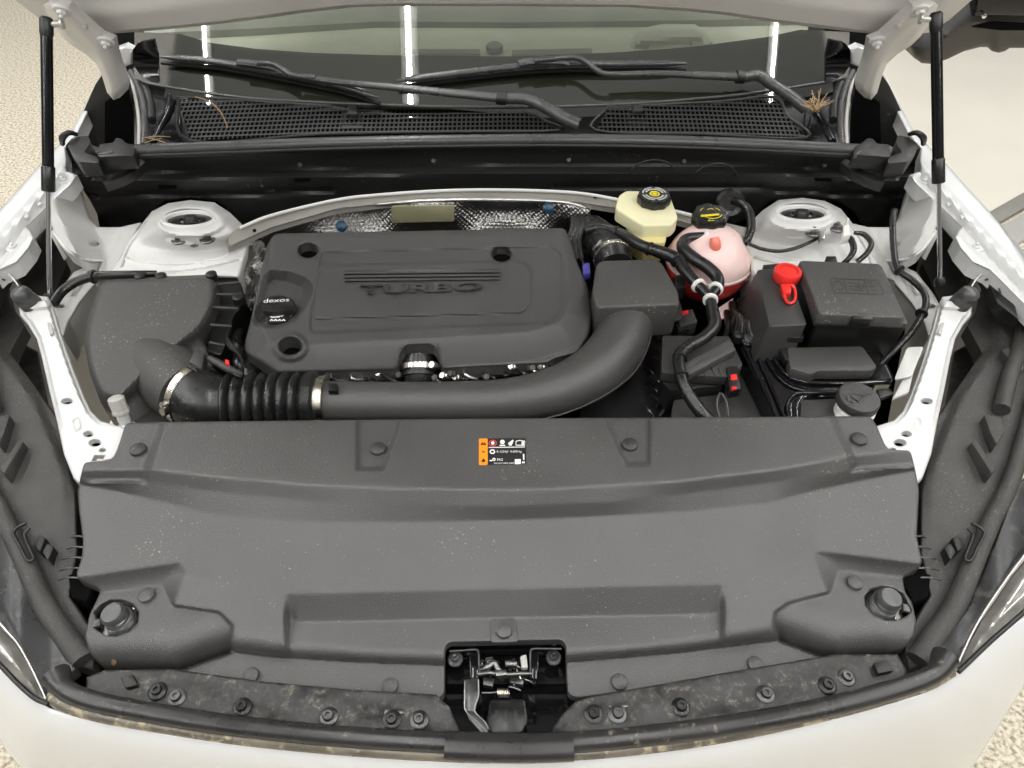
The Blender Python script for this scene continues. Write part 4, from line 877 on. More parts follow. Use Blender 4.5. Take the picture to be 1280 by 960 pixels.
lathe('clip_pin', pz(1058, 280, .985), [(.004, -.01), (.004, .004), (.002, .012)], 'white_plastic', cs, seg=8)
hose('black ribbed wire curling down behind the fuse box from a white clip', [(1056, 294, .972, 3.5), (1064, 300, .972, 4), (1067, 312, .966, 4), (1062, 322, .958, 3.5), (1054, 330, .945, 3.5)], cat='cable')
hose('black wire curling outward behind the fuse box corner', [(1068, 291, .972, 2.5), (1080, 293, .970, 3.3), (1089, 304, .964, 3.5), (1084, 316, .957, 3.5), (1072, 327, .945, 3.5)], cat='cable')
hose('black hood release cable dropping along the inner fender to the battery tray', [(1118, 262, .99, 4), (1116, 280, .972, 4), (1117, 310, .955, 4), (1122, 336, .948, 4), (1140, 350, .945, 4.2), (1155, 366, .94, 4.2), (1156, 386, .93, 4.2), (1140, 414, .915, 4.2), (1116, 440, .90, 4.2), (1100, 456, .885, 4)], cat='cable',
     parts=((1124, 338, .948, 6.5, (4, 3), 'black'), (1152, 392, .928, 6.5, (-4, 6), 'black')))
hose('black harness lying behind the air filter box across the passenger strut tower base', [(66, 380, .935, 6), (78, 364, .940, 6), (96, 352, .944, 6), (116, 346, .945, 6), (140, 344, .945, 5.5), (165, 343, .945, 5), (196, 342, .94, 4)], cat='cable', parts=((117, 346, .945, 8, (6, 0), 'black'),))

# ================================================================== FUSE BOX
fb = thing('fuse_box', 'large black fuse box with an engraved lid and front latch', 'fuse box', pz(1070, 400, .82))
block('base', rc([(1002, 331), (1100, 334), (1134, 408), (1019, 405)], 3, 2), .953, .10, 'black', fb, .004, taper=.05)
block('lid_rim', rc([(998, 328), (1102, 331), (1136, 405), (1018, 402)], 3, 2), .966, .010, 'plastic', fb, .002)
ld = block('lid', rc([(999, 325), (1100, 329), (1132, 397), (1024, 392)], 4, 3), .985, .022, 'airbox', fb, .005, taper=-.03, seg=3)
block('latch', [(1066, 389), (1090, 389.5), (1091, 399), (1065, 398)], .984, .02, 'black', fb, .0015)
strip('latch_bar', [(1072, 391), (1079, 391.2), (1086, 391.4)], 2, .9845, 'rubber_grey', fb, .0015)
block('hinge_tab', [(1033, 320), (1045, 320), (1047, 327), (1031, 327)], .978, .02, 'black', fb, .001)
zl = .9851
def loop(pts): return list(pts)+[pts[0]]
em = [loop(rc([(1037, 348), (1098, 350), (1106, 368), (1043, 366)], 3)), [(1054, 349), (1059, 366)], [(1080, 350), (1086, 367)], loop(rc([(1041, 352), (1051, 352), (1054, 362), (1045, 362)], 2)),
      [(1060, 353), (1074, 354)], [(1062, 357), (1077, 358)], [(1063, 362), (1079, 363)], [(1084, 353), (1090, 353)], [(1087, 358), (1094, 358)], [(1089, 363), (1097, 363)], loop(ell(1076, 358, 4, 2.5, 10))]
mk('lid_marks', *join([strip('', e, 1.0, zl, '', ext=.0007, raw=True) for e in em]), 'plastic', ld)
pb = thing('terminal_box', 'black battery terminal box with a bright red cap on top', 'terminal box', pz(970, 420, .82))
block('shell', rc([(946, 337), (984, 334), (1009, 406), (962, 408)], 4, 3), .962, .10, 'plastic', pb, .006, taper=-.14, seg=3, lean=(-.012, 0))
block('shell_latch', [(984, 412), (1004, 412), (1005, 422), (985, 422)], .938, .012, 'black', pb, .0015)
strip('latch_bar', [(988, 413), (996, 413), (1002, 413)], 2, .9385, 'rubber_grey', pb, .0015)
block('shell_tab', [(954, 331), (974, 329), (976, 335), (955, 337)], .955, .012, 'black', pb, .001)
strip('moulded_line', [(974, 366), (977, 380), (982, 383), (986, 378)], 1.4, .9622, 'plastic', pb, .0008)
p = pz(982, 349, .963); k_ = scl(p)
rcap = lathe('red_cap', p, [(15.5*k_, 0), (16.5*k_, .004), (17*k_, .016), (16*k_, .0195), (12*k_, .020), (11.5*k_, .0175), (6*k_, .0185), (.001, .019)], 'red', pb, seg=32)
block('cap_tab', [(976, 354), (990, 354), (989, 366), (979, 366)], .972, .012, 'red', rcap, .002)
ptube('cap_loop', [(981, 362, .969, 2), (981, 372, .966, 2), (986, 379, .966, 2), (993, 376, .966, 2), (994, 364, .968, 2), (990, 356, .972, 2)], 'red', rcap, 6, 10)

# ================================================================== BATTERY TRAY, MODULES
bt = thing('battery_tray', 'glossy black battery tray with raised rails and a flat module lid', 'battery tray', pz(1020, 500, .80))
TR = rc([(924, 434), (962, 428), (1100, 436), (1118, 474), (1092, 482), (1088, 528), (972, 530)], 4, 2)
def trz(U, V):
    return .890-.006*sst(-3, 3, sdf(U, V, rc([(1000, 494), (1060, 490), (1064, 530), (994, 530), (992, 505)], 6)))
sheet('tray', TR, trz, 'gloss', bt, step=4, thick=.05, rnd=3, rmm=.004)
for pts, r in (([(931, 434), (950, 474), (972, 526)], 2.5), ([(940, 432), (960, 474), (982, 526)], 2.2), ([(963, 434), (970, 452), (986, 470), (1010, 478), (1060, 479), (1113, 478)], 3.2), ([(954, 434), (962, 456), (978, 476), (1004, 488), (1060, 488), (1090, 488)], 1.8), ([(986, 526), (984, 506), (992, 494), (1004, 491), (1046, 491)], 2.4)):
    ptube('rail', [(u, v, .893, r) for u, v in pts], 'gloss', bt, 8, 10)
ml = block('module_lid', rc([(984, 434), (1078, 432), (1097, 458), (1091, 463), (1022, 463), (1015, 468), (988, 460)], 4, 3), .916, .022, 'airbox', bt, .003)
block('lid_clip', [(974, 434), (984, 434), (994, 450), (982, 450)], .914, .014, 'black', bt, .002)
block('tray_floor', rc([(1002, 500), (1050, 498), (1052, 526), (1000, 526)], 4), .887, .01, 'plastic', bt, .002)
for (u, v) in ((934, 425), (926, 415)): hexbolt('tray_bolt', pz(u, v, .892), .008, 'rubber', bt)
wc = thing('washer_filler', 'round black washer fluid cap with windscreen symbol on a white neck', 'washer cap', pz(1070, 512, .84))
p = pz(1074, 497, .920); k_ = scl(p); axw = np.array([.02, -.05, 1])
lathe('neck', p-[0, .004, .03], [(24*k_, -.04), (24*k_, .012), (22*k_, .014)], 'white_plastic', wc, seg=28)
wcap = lathe('cap', p, [(24*k_, -.014), (26*k_, -.012), (26*k_, -.001), (24.5*k_, .002), (22*k_, .0025), (.001, .0025)], 'plastic', wc, seg=36, axis=axw)
zw = .9226
mk('cap_symbol', *join([strip('', e, 1.1, lambda U, V: zw+.00009*(V-497), '', ext=.0009, raw=True) for e in ([(1060, 492), (1064, 484), (1080, 490), (1074, 502), (1066, 497), (1060, 492)], [(1058, 490), (1070, 493), (1082, 495)], [(1082, 485), (1092, 488), (1090, 493), (1081, 491), (1082, 485)], [(1055, 486), (1056, 490)], [(1057, 495), (1060, 499)], [(1063, 501), (1067, 503)])]), 'ink_black', wcap)
block('neck_plate', [(1046, 508), (1094, 506), (1090, 528), (1044, 528)], .895, .03, 'white_plastic', wc, .003)
block('cap_strap', [(1096, 486), (1112, 484), (1118, 492), (1100, 498)], .918, .008, 'black', wc, .002)
fl = thing('washer_bracket', 'pale translucent plastic flap clipped inside the driver side brace', 'bracket', pz(1135, 455, .88))
block('flap', rc([(1134, 434), (1155, 433), (1140, 470), (1118, 474)], 4), .935, .004, 'clear', fl, .001)
block('flap_lower', [(1132, 468), (1142, 466), (1136, 490), (1116, 498), (1118, 494)], .928, .006, 'clear', fl, .001)

md = thing('control_module', 'flat dark control module with angled harness channel beside the battery tray', 'control module', pz(870, 470, .80))
block('module_top', rc([(828, 419), (912, 420), (929, 456), (910, 471), (890, 470), (827, 466)], 3), .900, .02, 'plastic', md, .003)
block('module_base', rc([(826, 466), (906, 470), (902, 482), (838, 488), (828, 478)], 3), .878, .05, 'black', md, .003)
for u in (868, 878, 890, 898): ptube('module_rib', [(u, 460, .901, 1.2), (u+3, 466, .901, 1.2), (u+5, 471, .899, 1.2)], 'plastic', md, 3, 6)
ch = block('harness_channel', [(852, 456), (912, 424), (920, 437), (858, 470)], .916, .016, 'engine', md, .002)
strip('channel_edge', [(855, 462), (885, 446), (917, 430)], 1.4, .9162, 'rubber_grey', ch, .001)
cn = block('connector', [(908, 458), (922, 457), (926, 486), (912, 488)], .905, .02, 'black', md, .002)
block('red_lock', [(913, 468), (921, 467), (922, 474), (914, 475)], .9065, .008, 'red', cn, .001)
block('red_tab', [(914, 483), (920, 482), (921, 486), (915, 487)], .9062, .006, 'red_dark', cn, .0005)
lathe('module_bolt', pz(923, 420, .902), [(.010, -.01), (.010, .004), (.006, .007), (.001, .007)], 'black', md, seg=14)
lb = thing('lower_relay_box', 'low dark relay housing with a looped wire in front of the control module', 'relay box', pz(880, 515, .80))
block('housing', rc([(842, 500), (908, 492), (914, 530), (838, 532)], 4), .862, .05, 'plastic', lb, .004)
ptube('wire_loop', [(900, 524, .868, 1.8), (896, 505, .876, 1.8), (901, 492, .882, 1.8), (908, 502, .876, 1.8), (910, 520, .868, 1.8)], 'rubber_grey', lb, 6, 8)
# dim pieces deeper in the bay
for q in range(6): ptube('tray_wire', [(916+q*4, 386+q*3, .90, 1.5), (922+q*3, 400+q*2, .905, 1.5), (920+q*4, 414+q, .903, 1.5), (930+q*3, 428, .895, 1.5)], ('black', 'rubber', 'rubber_grey')[q % 3], bt, 4, 6)
for q in (416, 424): ptube('base_rib', [(1020, q-8, .925-.0008*(q-416), 1.1), (1070, q-6, .925-.0008*(q-416), 1.1), (1126, q-6, .925-.0008*(q-416), 1.1)], 'plastic', fb, 3, 6)
dp = thing('transmission', 'dark gearbox parts, wires and brackets deep beside the intake pipe', 'gearbox', pz(800, 470, .60))
block('case', [(745, 400), (840, 395), (840, 530), (720, 530), (740, 440)], .80, .2, 'black', dp, .01)
block('side_case', [(905, 470), (930, 440), (975, 530), (905, 530)], .85, .2, 'plastic', dp, .01)
for q in range(9):
    u = 815+rnd_.uniform(-8, 14); v = 410+q*12; ptube('loom', [(u-10, v, .82, 2), (u, v+6, .83, 2), (u+6, v+16, .82, 2), (u, v+26, .81, 2)], rnd_.choice(['rubber', 'dark_metal', 'black']), dp, 4, 6)
block('red_connector', [(846, 390), (866, 386), (872, 402), (850, 408)], .885, .03, 'plastic', dp, .002)
block('connector_tab', [(852, 389), (860, 387), (861, 391), (853, 393)], .888, .006, 'red_dark', dp, .0005)
block('loom_plug', [(842, 398), (852, 396), (862, 410), (848, 414)], .88, .02, 'rubber', dp, .002)
for q in ((915, 400, 5), (925, 395, 4), (908, 410, 4)): ptube('loom', [(q[0], q[1]-20, .86, q[2]), (q[0]+2, q[1], .87, q[2]), (q[0]-3, q[1]+20, .86, q[2])], 'rubber', dp, 4, 8)
for q in range(5): ptube('loom', [(712+q*5, 262, .93, 3.5), (716+q*4, 280, .935, 3.5), (712+q*3, 300, .93, 3.5), (716+q*3, 325, .91, 3)], 'rubber' if q % 2 else 'black', dp, 4, 8)
block('black_box', [(842, 344), (856, 342), (858, 358), (844, 360)], .93, .03, 'black', dp, .002)

# ================================================================== FRONT COVER
fc = thing('front_cover', 'wide grey moulded plastic radiator cover held by push clips along the front', 'front cover', pz(620, 700, .80))
CO = rc([(157, 529), (200, 527.5), (420, 525), (640, 523), (900, 521.5), (1088, 520), (1096, 532), (1106, 556), (1112, 562), (1138, 563), (1143, 582), (1149, 612), (1147, 650), (1146, 672), (1153, 702), (1148, 712), (1128, 722), (1132, 742), (1140, 752), (1145, 775), (1143, 794), (1130, 812), (1100, 820), (1043, 824), (900, 848), (722, 873), (710, 868), (708, 845), (707, 806), (701, 800), (650, 801), (610, 802), (562, 803), (556, 809), (556, 868), (544, 877), (330, 859), (214, 840), (160, 841), (132, 837), (112, 818), (106, 796), (112, 768), (120, 752), (126, 738), (112, 731), (100, 727), (95, 718), (102, 698), (104, 678), (99, 640), (97, 615), (103, 585), (106, 578), (138, 575), (146, 566), (152, 545)], 5, 3)
R1 = curve([(100, 588), (190, 587), (250, 594), (380, 606), (500, 611), (640, 612.5), (700, 611), (850, 602), (980, 586), (1058, 571), (1148, 560)])
R2 = curve([(97, 601), (178, 601), (215, 607), (300, 618), (400, 627), (500, 631), (640, 633), (760, 628), (880, 614), (1040, 593), (1071, 586), (1148, 581)])
R3 = curve([(97, 604), (130, 610), (180, 622), (260, 641), (330, 650), (400, 653), (520, 653.5), (680, 649), (860, 640), (960, 629), (1000, 618), (1080, 600), (1148, 586)])
R4 = curve([(90, 745), (232, 716), (300, 733), (350, 742), (400, 742), (640, 736), (900, 730), (960, 714), (1018, 693), (1150, 720)])
R5 = curve([(90, 770), (290, 762), (356, 770), (372, 778), (640, 772.5), (890, 768), (910, 760), (970, 745), (1150, 755)])
R6 = curve([(90, 800), (290, 784), (358, 795), (480, 808), (640, 812), (800, 803), (900, 784), (968, 770), (1150, 780)])
R7 = curve([(90, 830), (290, 814), (340, 820), (450, 827), (560, 831), (710, 827), (850, 815), (970, 800), (1150, 812)])
PKl = [(60, 732), (97, 722), (224, 703), (233, 715), (217, 757), (275, 765), (292, 782), (289, 802), (292, 814), (214, 842), (90, 860), (60, 780)]
LBl = [(60, 752), (125, 741.5), (202, 732), (215, 756), (274, 767), (290, 783), (288, 802), (292, 816), (214, 844), (90, 862), (60, 780)]
PKr = [(1190, 716), (1150, 704), (1024, 689), (1016, 694), (1034, 740), (985, 753), (968, 764), (966, 780), (972, 800), (1043, 827), (1150, 850), (1190, 760)]
LBr = [(1190, 735), (1128, 722), (1048, 714), (1038, 742), (986, 755), (970, 766), (968, 782), (974, 802), (1043, 829), (1150, 852), (1190, 760)]
DK = [(210, 500), (209, 527), (187, 590), (172, 680), (1075, 680), (1060, 574), (1036, 521), (1030, 500)]
NL = [(446, 500), (503, 500), (500, 527), (480, 587), (446, 587)]; NR = [(755, 500), (757, 525), (783, 581), (812, 581), (813, 500)]
ROLLl = [(100, 842), (135, 840), (215, 842), (292, 816)]; ROLLr = [(1150, 830), (1100, 824), (1043, 828), (972, 802)]
def czf(U, V):
    ks = [np.full(len(U), 515.), R1(U)-3, R1(U), R2(U), R3(U), R4(U), R5(U), R6(U), R7(U), np.full(len(U), 1000.)]
    for i in range(1, len(ks)): ks[i] = np.maximum(ks[i], ks[i-1]+.5)
    rcs = sst(352, 366, U)*sst(910, 896, U)
    f5 = np.clip((ks[6]-ks[5])/(ks[7]-ks[5]), 0, 1)
    zR3 = .894+0*U
    z4 = .857+0*U
    zs = [.930+0*U, .930+0*U, .9295+0*U, .913+0*U, zR3, z4, (z4+(.838-z4)*f5)*(1-rcs)+.828*rcs, .826*rcs+.838*(1-rcs), .802+0*U, .782+0*U]
    # at the flanks the double step closes up into the side tabs
    z = np.zeros(len(U))
    sm = [0, 0, 0, 0, 0, 0, 0, 0, 0]
    for i in range(9):
        t = lin(ks[i], ks[i+1], V); m = (V >= ks[i]) & (V <= ks[i+1])
        if i == 7: t = 1-np.sqrt(np.maximum(0, 1-t*t))
        if i == 3: t = t
        z = np.where(m, zs[i]+(zs[i+1]-zs[i])*t, z)
    # soft fillets at foot of the second step and gentle crown of the broad band
    band = (V > ks[4]) & (V < ks[5]); t = lin(ks[4], ks[5], V)
    z = z+np.where(band, .006*np.exp(-t*9)*0-.004*np.sin(t*math.pi)*0, 0)
    # side tabs beside the deck
    s = sdf(U, V, DK); z = z-.011*lin(1, -10, s)*(V < R2(U)+2)*lin(8, -2, V-R2(U))
    z = z-.008*lin(-1, 2.5, sdf(U, V, NL))-.008*lin(-1, 2.5, sdf(U, V, NR))
    for PK, LB, RO in ((PKl, LBl, ROLLl), (PKr, LBr, ROLLr)):
        a = sdf(U, V, PK); b = -sdf(U, V, LB)
        wgt = np.where(a <= 0, 0, np.where(b <= 0, 1, a/(a+np.maximum(b, 0)+1e-6)))
        d = dist(U, V, RO); q = 1-np.clip(d/58., 0, 1); zl = .838-.075*(1-np.sqrt(np.maximum(0, 1-q*q)))
        z = z*(1-wgt)+zl*wgt
    return z
def smooth(f, r):
    def g(U, V):
        U = np.asarray(U, float); V = np.asarray(V, float)
        return (2*f(U, V)+f(U+r, V)+f(U-r, V)+f(U, V+r)+f(U, V-r))/6
    return g
cz = smooth(czf, 1.4)
hole_l = [(118, 765), (126, 756), (138, 750), (152, 750), (166, 755), (173, 765), (172, 778), (162, 789), (146, 795), (132, 794), (121, 787), (119, 781), (122, 776)]
hole_r = [(1136, 757), (1128, 742), (1116, 735), (1102, 733), (1088, 737), (1081, 746), (1082, 757), (1092, 768), (1108, 775), (1122, 775), (1133, 770), (1139, 763)]
shell = sheet('cover_shell', CO, cz, 'cover', fc, holes=[hole_l, hole_r], step=2.7, thick=.012, rnd=3, rmm=.0025, ang=70)
def at(f, u, v): return float(f(np.array([float(u)]), np.array([float(v)]))[0])
def nrm_at(f, u, v):
    a = pz(u, v, at(f, u, v)); b = pz(u+4, v, at(f, u+4, v)); c = pz(u, v+4, at(f, u, v+4)); n = np.cross(c-a, b-a); n /= np.linalg.norm(n); return n if n[2] > 0 else -n
for (u, v) in ((173, 563), (473, 562), (787, 557), (1073, 550), (184, 745), (1068, 729), (314, 845), (488, 858), (774, 853), (944, 831), (630, 789)):
    p = pz(u, v, at(cz, u, v)+(.004 if u == 630 else 0)); k_ = scl(p); r = 10.2*k_
    lathe('push_clip', p, [(r, -.003), (r, .0032), (r*.94, .0048), (r*.6, .0066), (r*.2, .0072), (.0005, .0073)], 'plastic' if v < 600 else 'cover', fc, axis=nrm_at(cz, u, v), seg=24)
block('clip_tab', rc([(613, 773), (645, 772), (648, 802), (613, 803)], 5), at(cz, 630, 800)+.003, .008, 'cover', fc, .0012)
# bumper stops in their wells
for k, (u, v) in enumerate(((147, 772), (1107, 753))):
    p = pz(u, v, .836); k_ = scl(p); sg = 1 if k == 0 else -1
    b = lathe('stop_well', p-[0, 0, .018], [(27*k_, -.006), (29*k_, .010), (30*k_, .012), (26*k_, .004), (12*k_, 0)], 'gloss', fc, seg=32)
    lathe('stop_ring', p-[0, .004, .012], [(20*k_, 0), (22*k_, .004), (20*k_, .007), (17*k_, .006)], 'chrome', b, seg=28)
    lathe('rubber_stop', p, [(16*k_, -.018), (16.5*k_, -.002), (14.5*k_, 0), (14.5*k_, .004), (15.5*k_, .006), (15*k_, .014), (12*k_, .018), (2*k_, .019)], 'rubber_grey', b, axis=(-.08*sg, -.1, 1), seg=28)
    q = [(u-30*sg, v+3), (u-21*sg, v), (u-22*sg, v+10), (u-32*sg, v+12)]; block('stop_bracket', q, .842, .006, 'dark_metal', b, .0015)
# warning sticker
st = sheet('warning_sticker', rc([(598.5, 548), (657.5, 547.5), (658, 580), (598.5, 581.5)], 2, 2), lambda U, V: cz(U, V)+.0006, 'ink_black', fc, step=8, thick=.0005)
zs_ = lambda U, V: cz(np.asarray(U, float), np.asarray(V, float))+.0009
sheet('orange_column', rc([(598.6, 548.2), (609.6, 548), (609.6, 581.2), (598.6, 581.4)], 1.5, 2), lambda U, V: cz(U, V)+.0008, 'orange', st, step=5, thick=.0002)
mk('warning_marks', *join([lay('', e, zs_, '', raw=True) for e in ([(600.5, 556), (603, 552.2), (605, 556)], [(604, 556), (606, 552.2), (608, 556)], [(601.5, 566.5), (604.2, 563), (607, 566.5), (604.2, 565)], [(601.5, 577), (604, 572.5), (605, 574), (607, 575), (606, 577.5)])]), 'ink_black', st)
mk('no_touch_ring', *strip('', ell(616, 553.8, 4.6, 3.6, 20)+[ell(616, 553.8, 4.6, 3.6, 20)[0]], 1, zs_, '', raw=True), 'ink_red', st)
wm = [lay('', ell(616, 553.8, 2.2, 2.2, 10), zs_, '', raw=True), lay('', ell(628, 552.5, 3, 3, 8), zs_, '', raw=True), lay('', [(624.5, 556), (631.5, 556), (631.5, 557.5), (624.5, 557.5)], zs_, '', raw=True),
      lay('', [(635, 554), (641, 549.5), (642, 551), (639.5, 557), (636.5, 557)], zs_, '', raw=True), lay('', [(611, 558.8), (656, 558.2), (656, 559.2), (611, 559.8)], zs_, '', raw=True),
      strip('', [(645, 556.5), (645, 551.5), (650, 550.5), (656, 551.5), (656, 556.5), (645, 556.5)], 1.1, zs_, '', raw=True), lay('', [(652, 552), (655, 552), (655, 556), (652, 556)], zs_, '', raw=True),
      strip('', ell(615.5, 564.6, 3, 2.4, 6)+[ell(615.5, 564.6, 3, 2.4, 6)[0]], 1.6, zs_, '', raw=True), strip('', [(612, 575.5), (614, 576), (616, 575), (616.5, 573), (618.5, 573), (619, 575), (617, 576)], 1.3, zs_, '', raw=True),
      lay('', [(643.5, 574), (651, 573.8), (651, 580), (643.5, 580.2)], zs_, '', raw=True), lay('', [(653.5, 567.5), (655.5, 567.5), (655.5, 575), (654, 575)], zs_, '', raw=True), lay('', [(652.5, 577), (656, 577), (656, 579), (652.5, 579)], zs_, '', raw=True)]
mk('pictograms', *join(wm), 'ink_white', st)
for s, q in (('R-1234yf', [(621, 566.6), (635.5, 566.4), (635.5, 563), (621, 563.2)]), ('0.600 kg', [(638, 566.4), (652, 566.2), (652, 562.8), (638, 563)]), ('PAG', [(621.5, 576.2), (628.5, 576), (628.5, 572.8), (621.5, 573)]), ('SAE J639 J2842 J2845', [(617.5, 580.4), (642.5, 580.2), (642.5, 578), (617.5, 578.2)])):
    text('sticker_text', s, q, zs_, 'ink_white', st, ext=.0005)
# small tabs between cover and side panels
for k, S in enumerate((lambda p: p, M)):
    for (a, b) in (((90, 672), (104, 671)), ((84, 686), (104, 684)), ((78, 699), (102, 697)), ((75, 713), (100, 710)), ((73, 725), (98, 722))):
        a, b = S([a, b]); ptube('edge_finger', [(*a, .846, 1.3), ((a[0]+b[0])/2, (a[1]+b[1])/2-1.5, .852, 1.3), (*b, .85, 1.3)], 'dark_metal', fc, 3, 6)

# ================================================================== SIDE CLOSE-OUT PANELS AND LAMPS
def carrier_material():
    m = bpy.data.materials.new('carrier'); m.use_nodes = True; N = m.node_tree.nodes; L = m.node_tree.links; b = N['Principled BSDF']
    g = N.new('ShaderNodeNewGeometry'); n = N.new('ShaderNodeTexNoise'); n.inputs['Scale'].default_value = 55; n.inputs['Detail'].default_value = 12; n.inputs['Roughness'].default_value = .85; n.inputs['Distortion'].default_value = .2
    L.new(g.outputs['Position'], n.inputs['Vector']); r = N.new('ShaderNodeValToRGB'); e = r.color_ramp.elements
    e[0].position = .46; e[0].color = (.014, .014, .015, 1); e[1].position = .64; e[1].color = (.23, .21, .165, 1); k = e.new(.55); k.color = (.042, .040, .037, 1)
    L.new(n.outputs[0], r.inputs[0]); L.new(r.outputs[0], b.inputs['Base Color'])
    mr = N.new('ShaderNodeMapRange'); mr.inputs[1].default_value = .42; mr.inputs[2].default_value = .62; mr.inputs[3].default_value = .3; mr.inputs[4].default_value = .9; L.new(n.outputs[0], mr.inputs[0]); L.new(mr.outputs[0], b.inputs['Roughness'])
    MATS['carrier'] = m
carrier_material()
panel_r = [(1236, 340), (1226, 378), (1208, 408), (1227, 442), (1168, 525), (1158, 580), (1151, 615), (1150, 690), (1162, 745), (1128, 800), (1136, 838), (1172, 828), (1200, 772), (1235, 690), (1262, 615), (1300, 560), (1330, 400), (1290, 320), (1250, 325)]
crease_r = [(1232, 340), (1247, 398), (1244, 430), (1196, 500), (1172, 560), (1160, 600)]
rail_r = [(1300, 470), (1276, 560), (1262, 605), (1240, 650), (1218, 700), (1194, 756), (1165, 800), (1148, 826)]
for k, S in enumerate((M, lambda p: p)):
    sg = -1 if k == 0 else 1
    t = thing('headlamp_surround', ('dusty grey plastic close-out panel beside the brace on the air filter side', 'dusty grey plastic close-out panel beside the brace on the battery side')[k], 'side panel', pz(*S([(1200, 700)])[0], .78), 'plastic close-out panels')
    px = S(panel_r); cr = S(crease_r)
    def sz(U, V, cr=cr, sg=sg, px=px):
        cu_ = np.interp(V, [p[1] for p in crease_r], [p[0] for p in cr]); return .882-.00012*(V-350)+.010*lin(-6, 6, (U-cu_)*sg)*lin(680, 560, V)-.02*lin(700, 830, V)
    sheet('panel_sheet', px, sz, 'plastic_dusty', t, step=5, thick=.025, rnd=4, rmm=.005)
    rl = S(rail_r); mk('rail', *tubeV(catmull([pz(u, v, at(sz, u, v)+.012) for u, v in rl], 8), np.linspace(.010, .016, (len(rl)-1)*8+1), 10, flat=.8), 'plastic_dusty', t, 50)
    mk('rail_gasket', *tubeV(catmull([pz(u+7*sg, v+3, at(sz, u, v)+.004) for u, v in rl], 8), .005, 8), 'black', t, 50)
    u2 = S([(1268, 330), (1276, 372), (1278, 420), (1262, 470), (1252, 512)]); mk('upper_rail', *tubeV(catmull([pz(u, v, at(sz, u, v)+.014) for u, v in u2], 8), .013, 10), 'plastic_dusty', t, 50)
    for q in ([(1214, 552), (1220, 548), (1246, 586), (1240, 592)], [(1252, 438), (1260, 432), (1284, 456), (1278, 464)], [(1218, 688), (1222, 680), (1234, 690), (1226, 702)], [(1230, 518), (1252, 520), (1256, 540), (1246, 556), (1238, 540)]):
        qq = S(q); block('panel_rib', qq, at(sz, *qq[0])+.016, .03, 'plastic_dusty', t, .003)
    for q in ([(1180, 684), (1188, 678), (1196, 690), (1188, 700)], [(1190, 672), (1198, 668), (1206, 682), (1198, 690)]):
        qq = S(q); block('panel_stop', qq, at(sz, *qq[0])+.014, .03, 'black', t, .002)
    lk = S([(1214, 654), (1226, 660), (1230, 668), (1222, 684), (1214, 700), (1206, 698), (1212, 682), (1216, 668), (1210, 660)]); ptube('latch_loop', [(u, v, at(sz, u, v)+.026, 2.2) for u, v in lk], 'black', t, 5, 8)
    block('dark_gap', S([(1128, 724), (1150, 708), (1164, 716), (1160, 746), (1142, 752)]), at(sz, *S([(1145, 730)])[0])-.002 if False else .835, .03, 'void', t, .001)
    # glossy gutter and headlamp
    gt = sheet('gutter', ([(-70, 590), (0, 654), (48, 750), (94, 836), (70, 856), (58, 874), (26, 812), (0, 782), (-70, 706)], [(1310, 560), (1268, 612), (1238, 690), (1206, 764), (1170, 812), (1166, 826), (1196, 838), (1205, 812), (1226, 772), (1264, 716), (1310, 660)])[k], lambda U, V: .848-.0001*(V-600)+.004*np.sin(U/14.), 'gutter', t, step=6, thick=.02, rnd=3, rmm=.004)
    hl_ = thing('headlight', ('clear headlight lens edge in the bumper corner on the air filter side', 'clear headlight lens edge in the bumper corner on the battery side')[k], 'headlight', pz(*S([(1240, 780)])[0], .80), 'headlights')
    lo_ = ([(-70, 700), (0, 780), (24, 808), (44, 844), (60, 878), (44, 874), (24, 858), (0, 834), (-70, 766)], [(1194, 842), (1205, 816), (1226, 776), (1264, 720), (1310, 664), (1320, 722), (1290, 756), (1240, 802), (1204, 838)])[k]
    sheet('lens', lo_, lambda U, V, lo_=lo_: .826+.012*sst(0, 16, sdf(U, V, lo_)), 'lens', hl_, step=4, thick=.04, rnd=3, rmm=.005)
    ptube('lens_trim', [(u, v, .850, 1.8) for u, v in ([(-60, 706), (0, 779), (24, 807), (43, 842), (58, 874)], [(1194, 838), (1204, 814), (1225, 773), (1263, 717), (1306, 662)])[k]], 'zinc', hl_, 6, 8)
    ptube('lens_gasket', [(u, v, .846, 3) for u, v in ([(-60, 768), (0, 831), (24, 856), (44, 873), (60, 880)], [(1198, 840), (1240, 800), (1290, 756), (1312, 730)])[k]], 'black', hl_, 6, 8)

# ================================================================== FRONT CARRIER, LATCH, SEAL, BUMPER
ca = thing('front_carrier', 'dirty black front carrier strip with bolts between front cover and bumper seal', 'front carrier', pz(620, 900, .80))
cl_ = [(108, 846), (130, 838), (214, 836), (330, 852), (440, 862), (545, 868), (562, 884), (572, 906), (578, 924), (430, 920), (300, 906), (200, 892), (106, 872)]
cr_ = [(684, 924), (692, 908), (704, 892), (720, 876), (740, 870), (900, 842), (1043, 818), (1122, 818), (1136, 842), (1100, 868), (1000, 890), (860, 912), (720, 926)]
for px in (cl_, cr_): sheet('carrier_rail', px, lambda U, V: .836+.002*np.sin(U/23.)*np.cos(V/9.), 'carrier', ca, step=5, thick=.03, rnd=3, rmm=.004)
for k, (u, v) in enumerate(((197, 864), (221, 872), (303, 884), (411, 896), (490, 900), (524, 900), (742, 893), (772, 893), (851, 884), (957, 868), (1034, 857), (1058, 847))):
    p = pz(u, v, .837); r = .0068
    s = [latheV(p, [(r*1.7, -.001), (r*1.7, .0015), (r*1.5, .0025), (r, .003)], seg=22), latheV(p, [(r, .001), (r, .006), (r*.85, .0075), (r*.45, .0075), (r*.4, .005), (.0005, .005)], seg=18)]
    mk('carrier_bolt', *join(s), 'dark_metal' if k % 2 else 'rubber', ca)
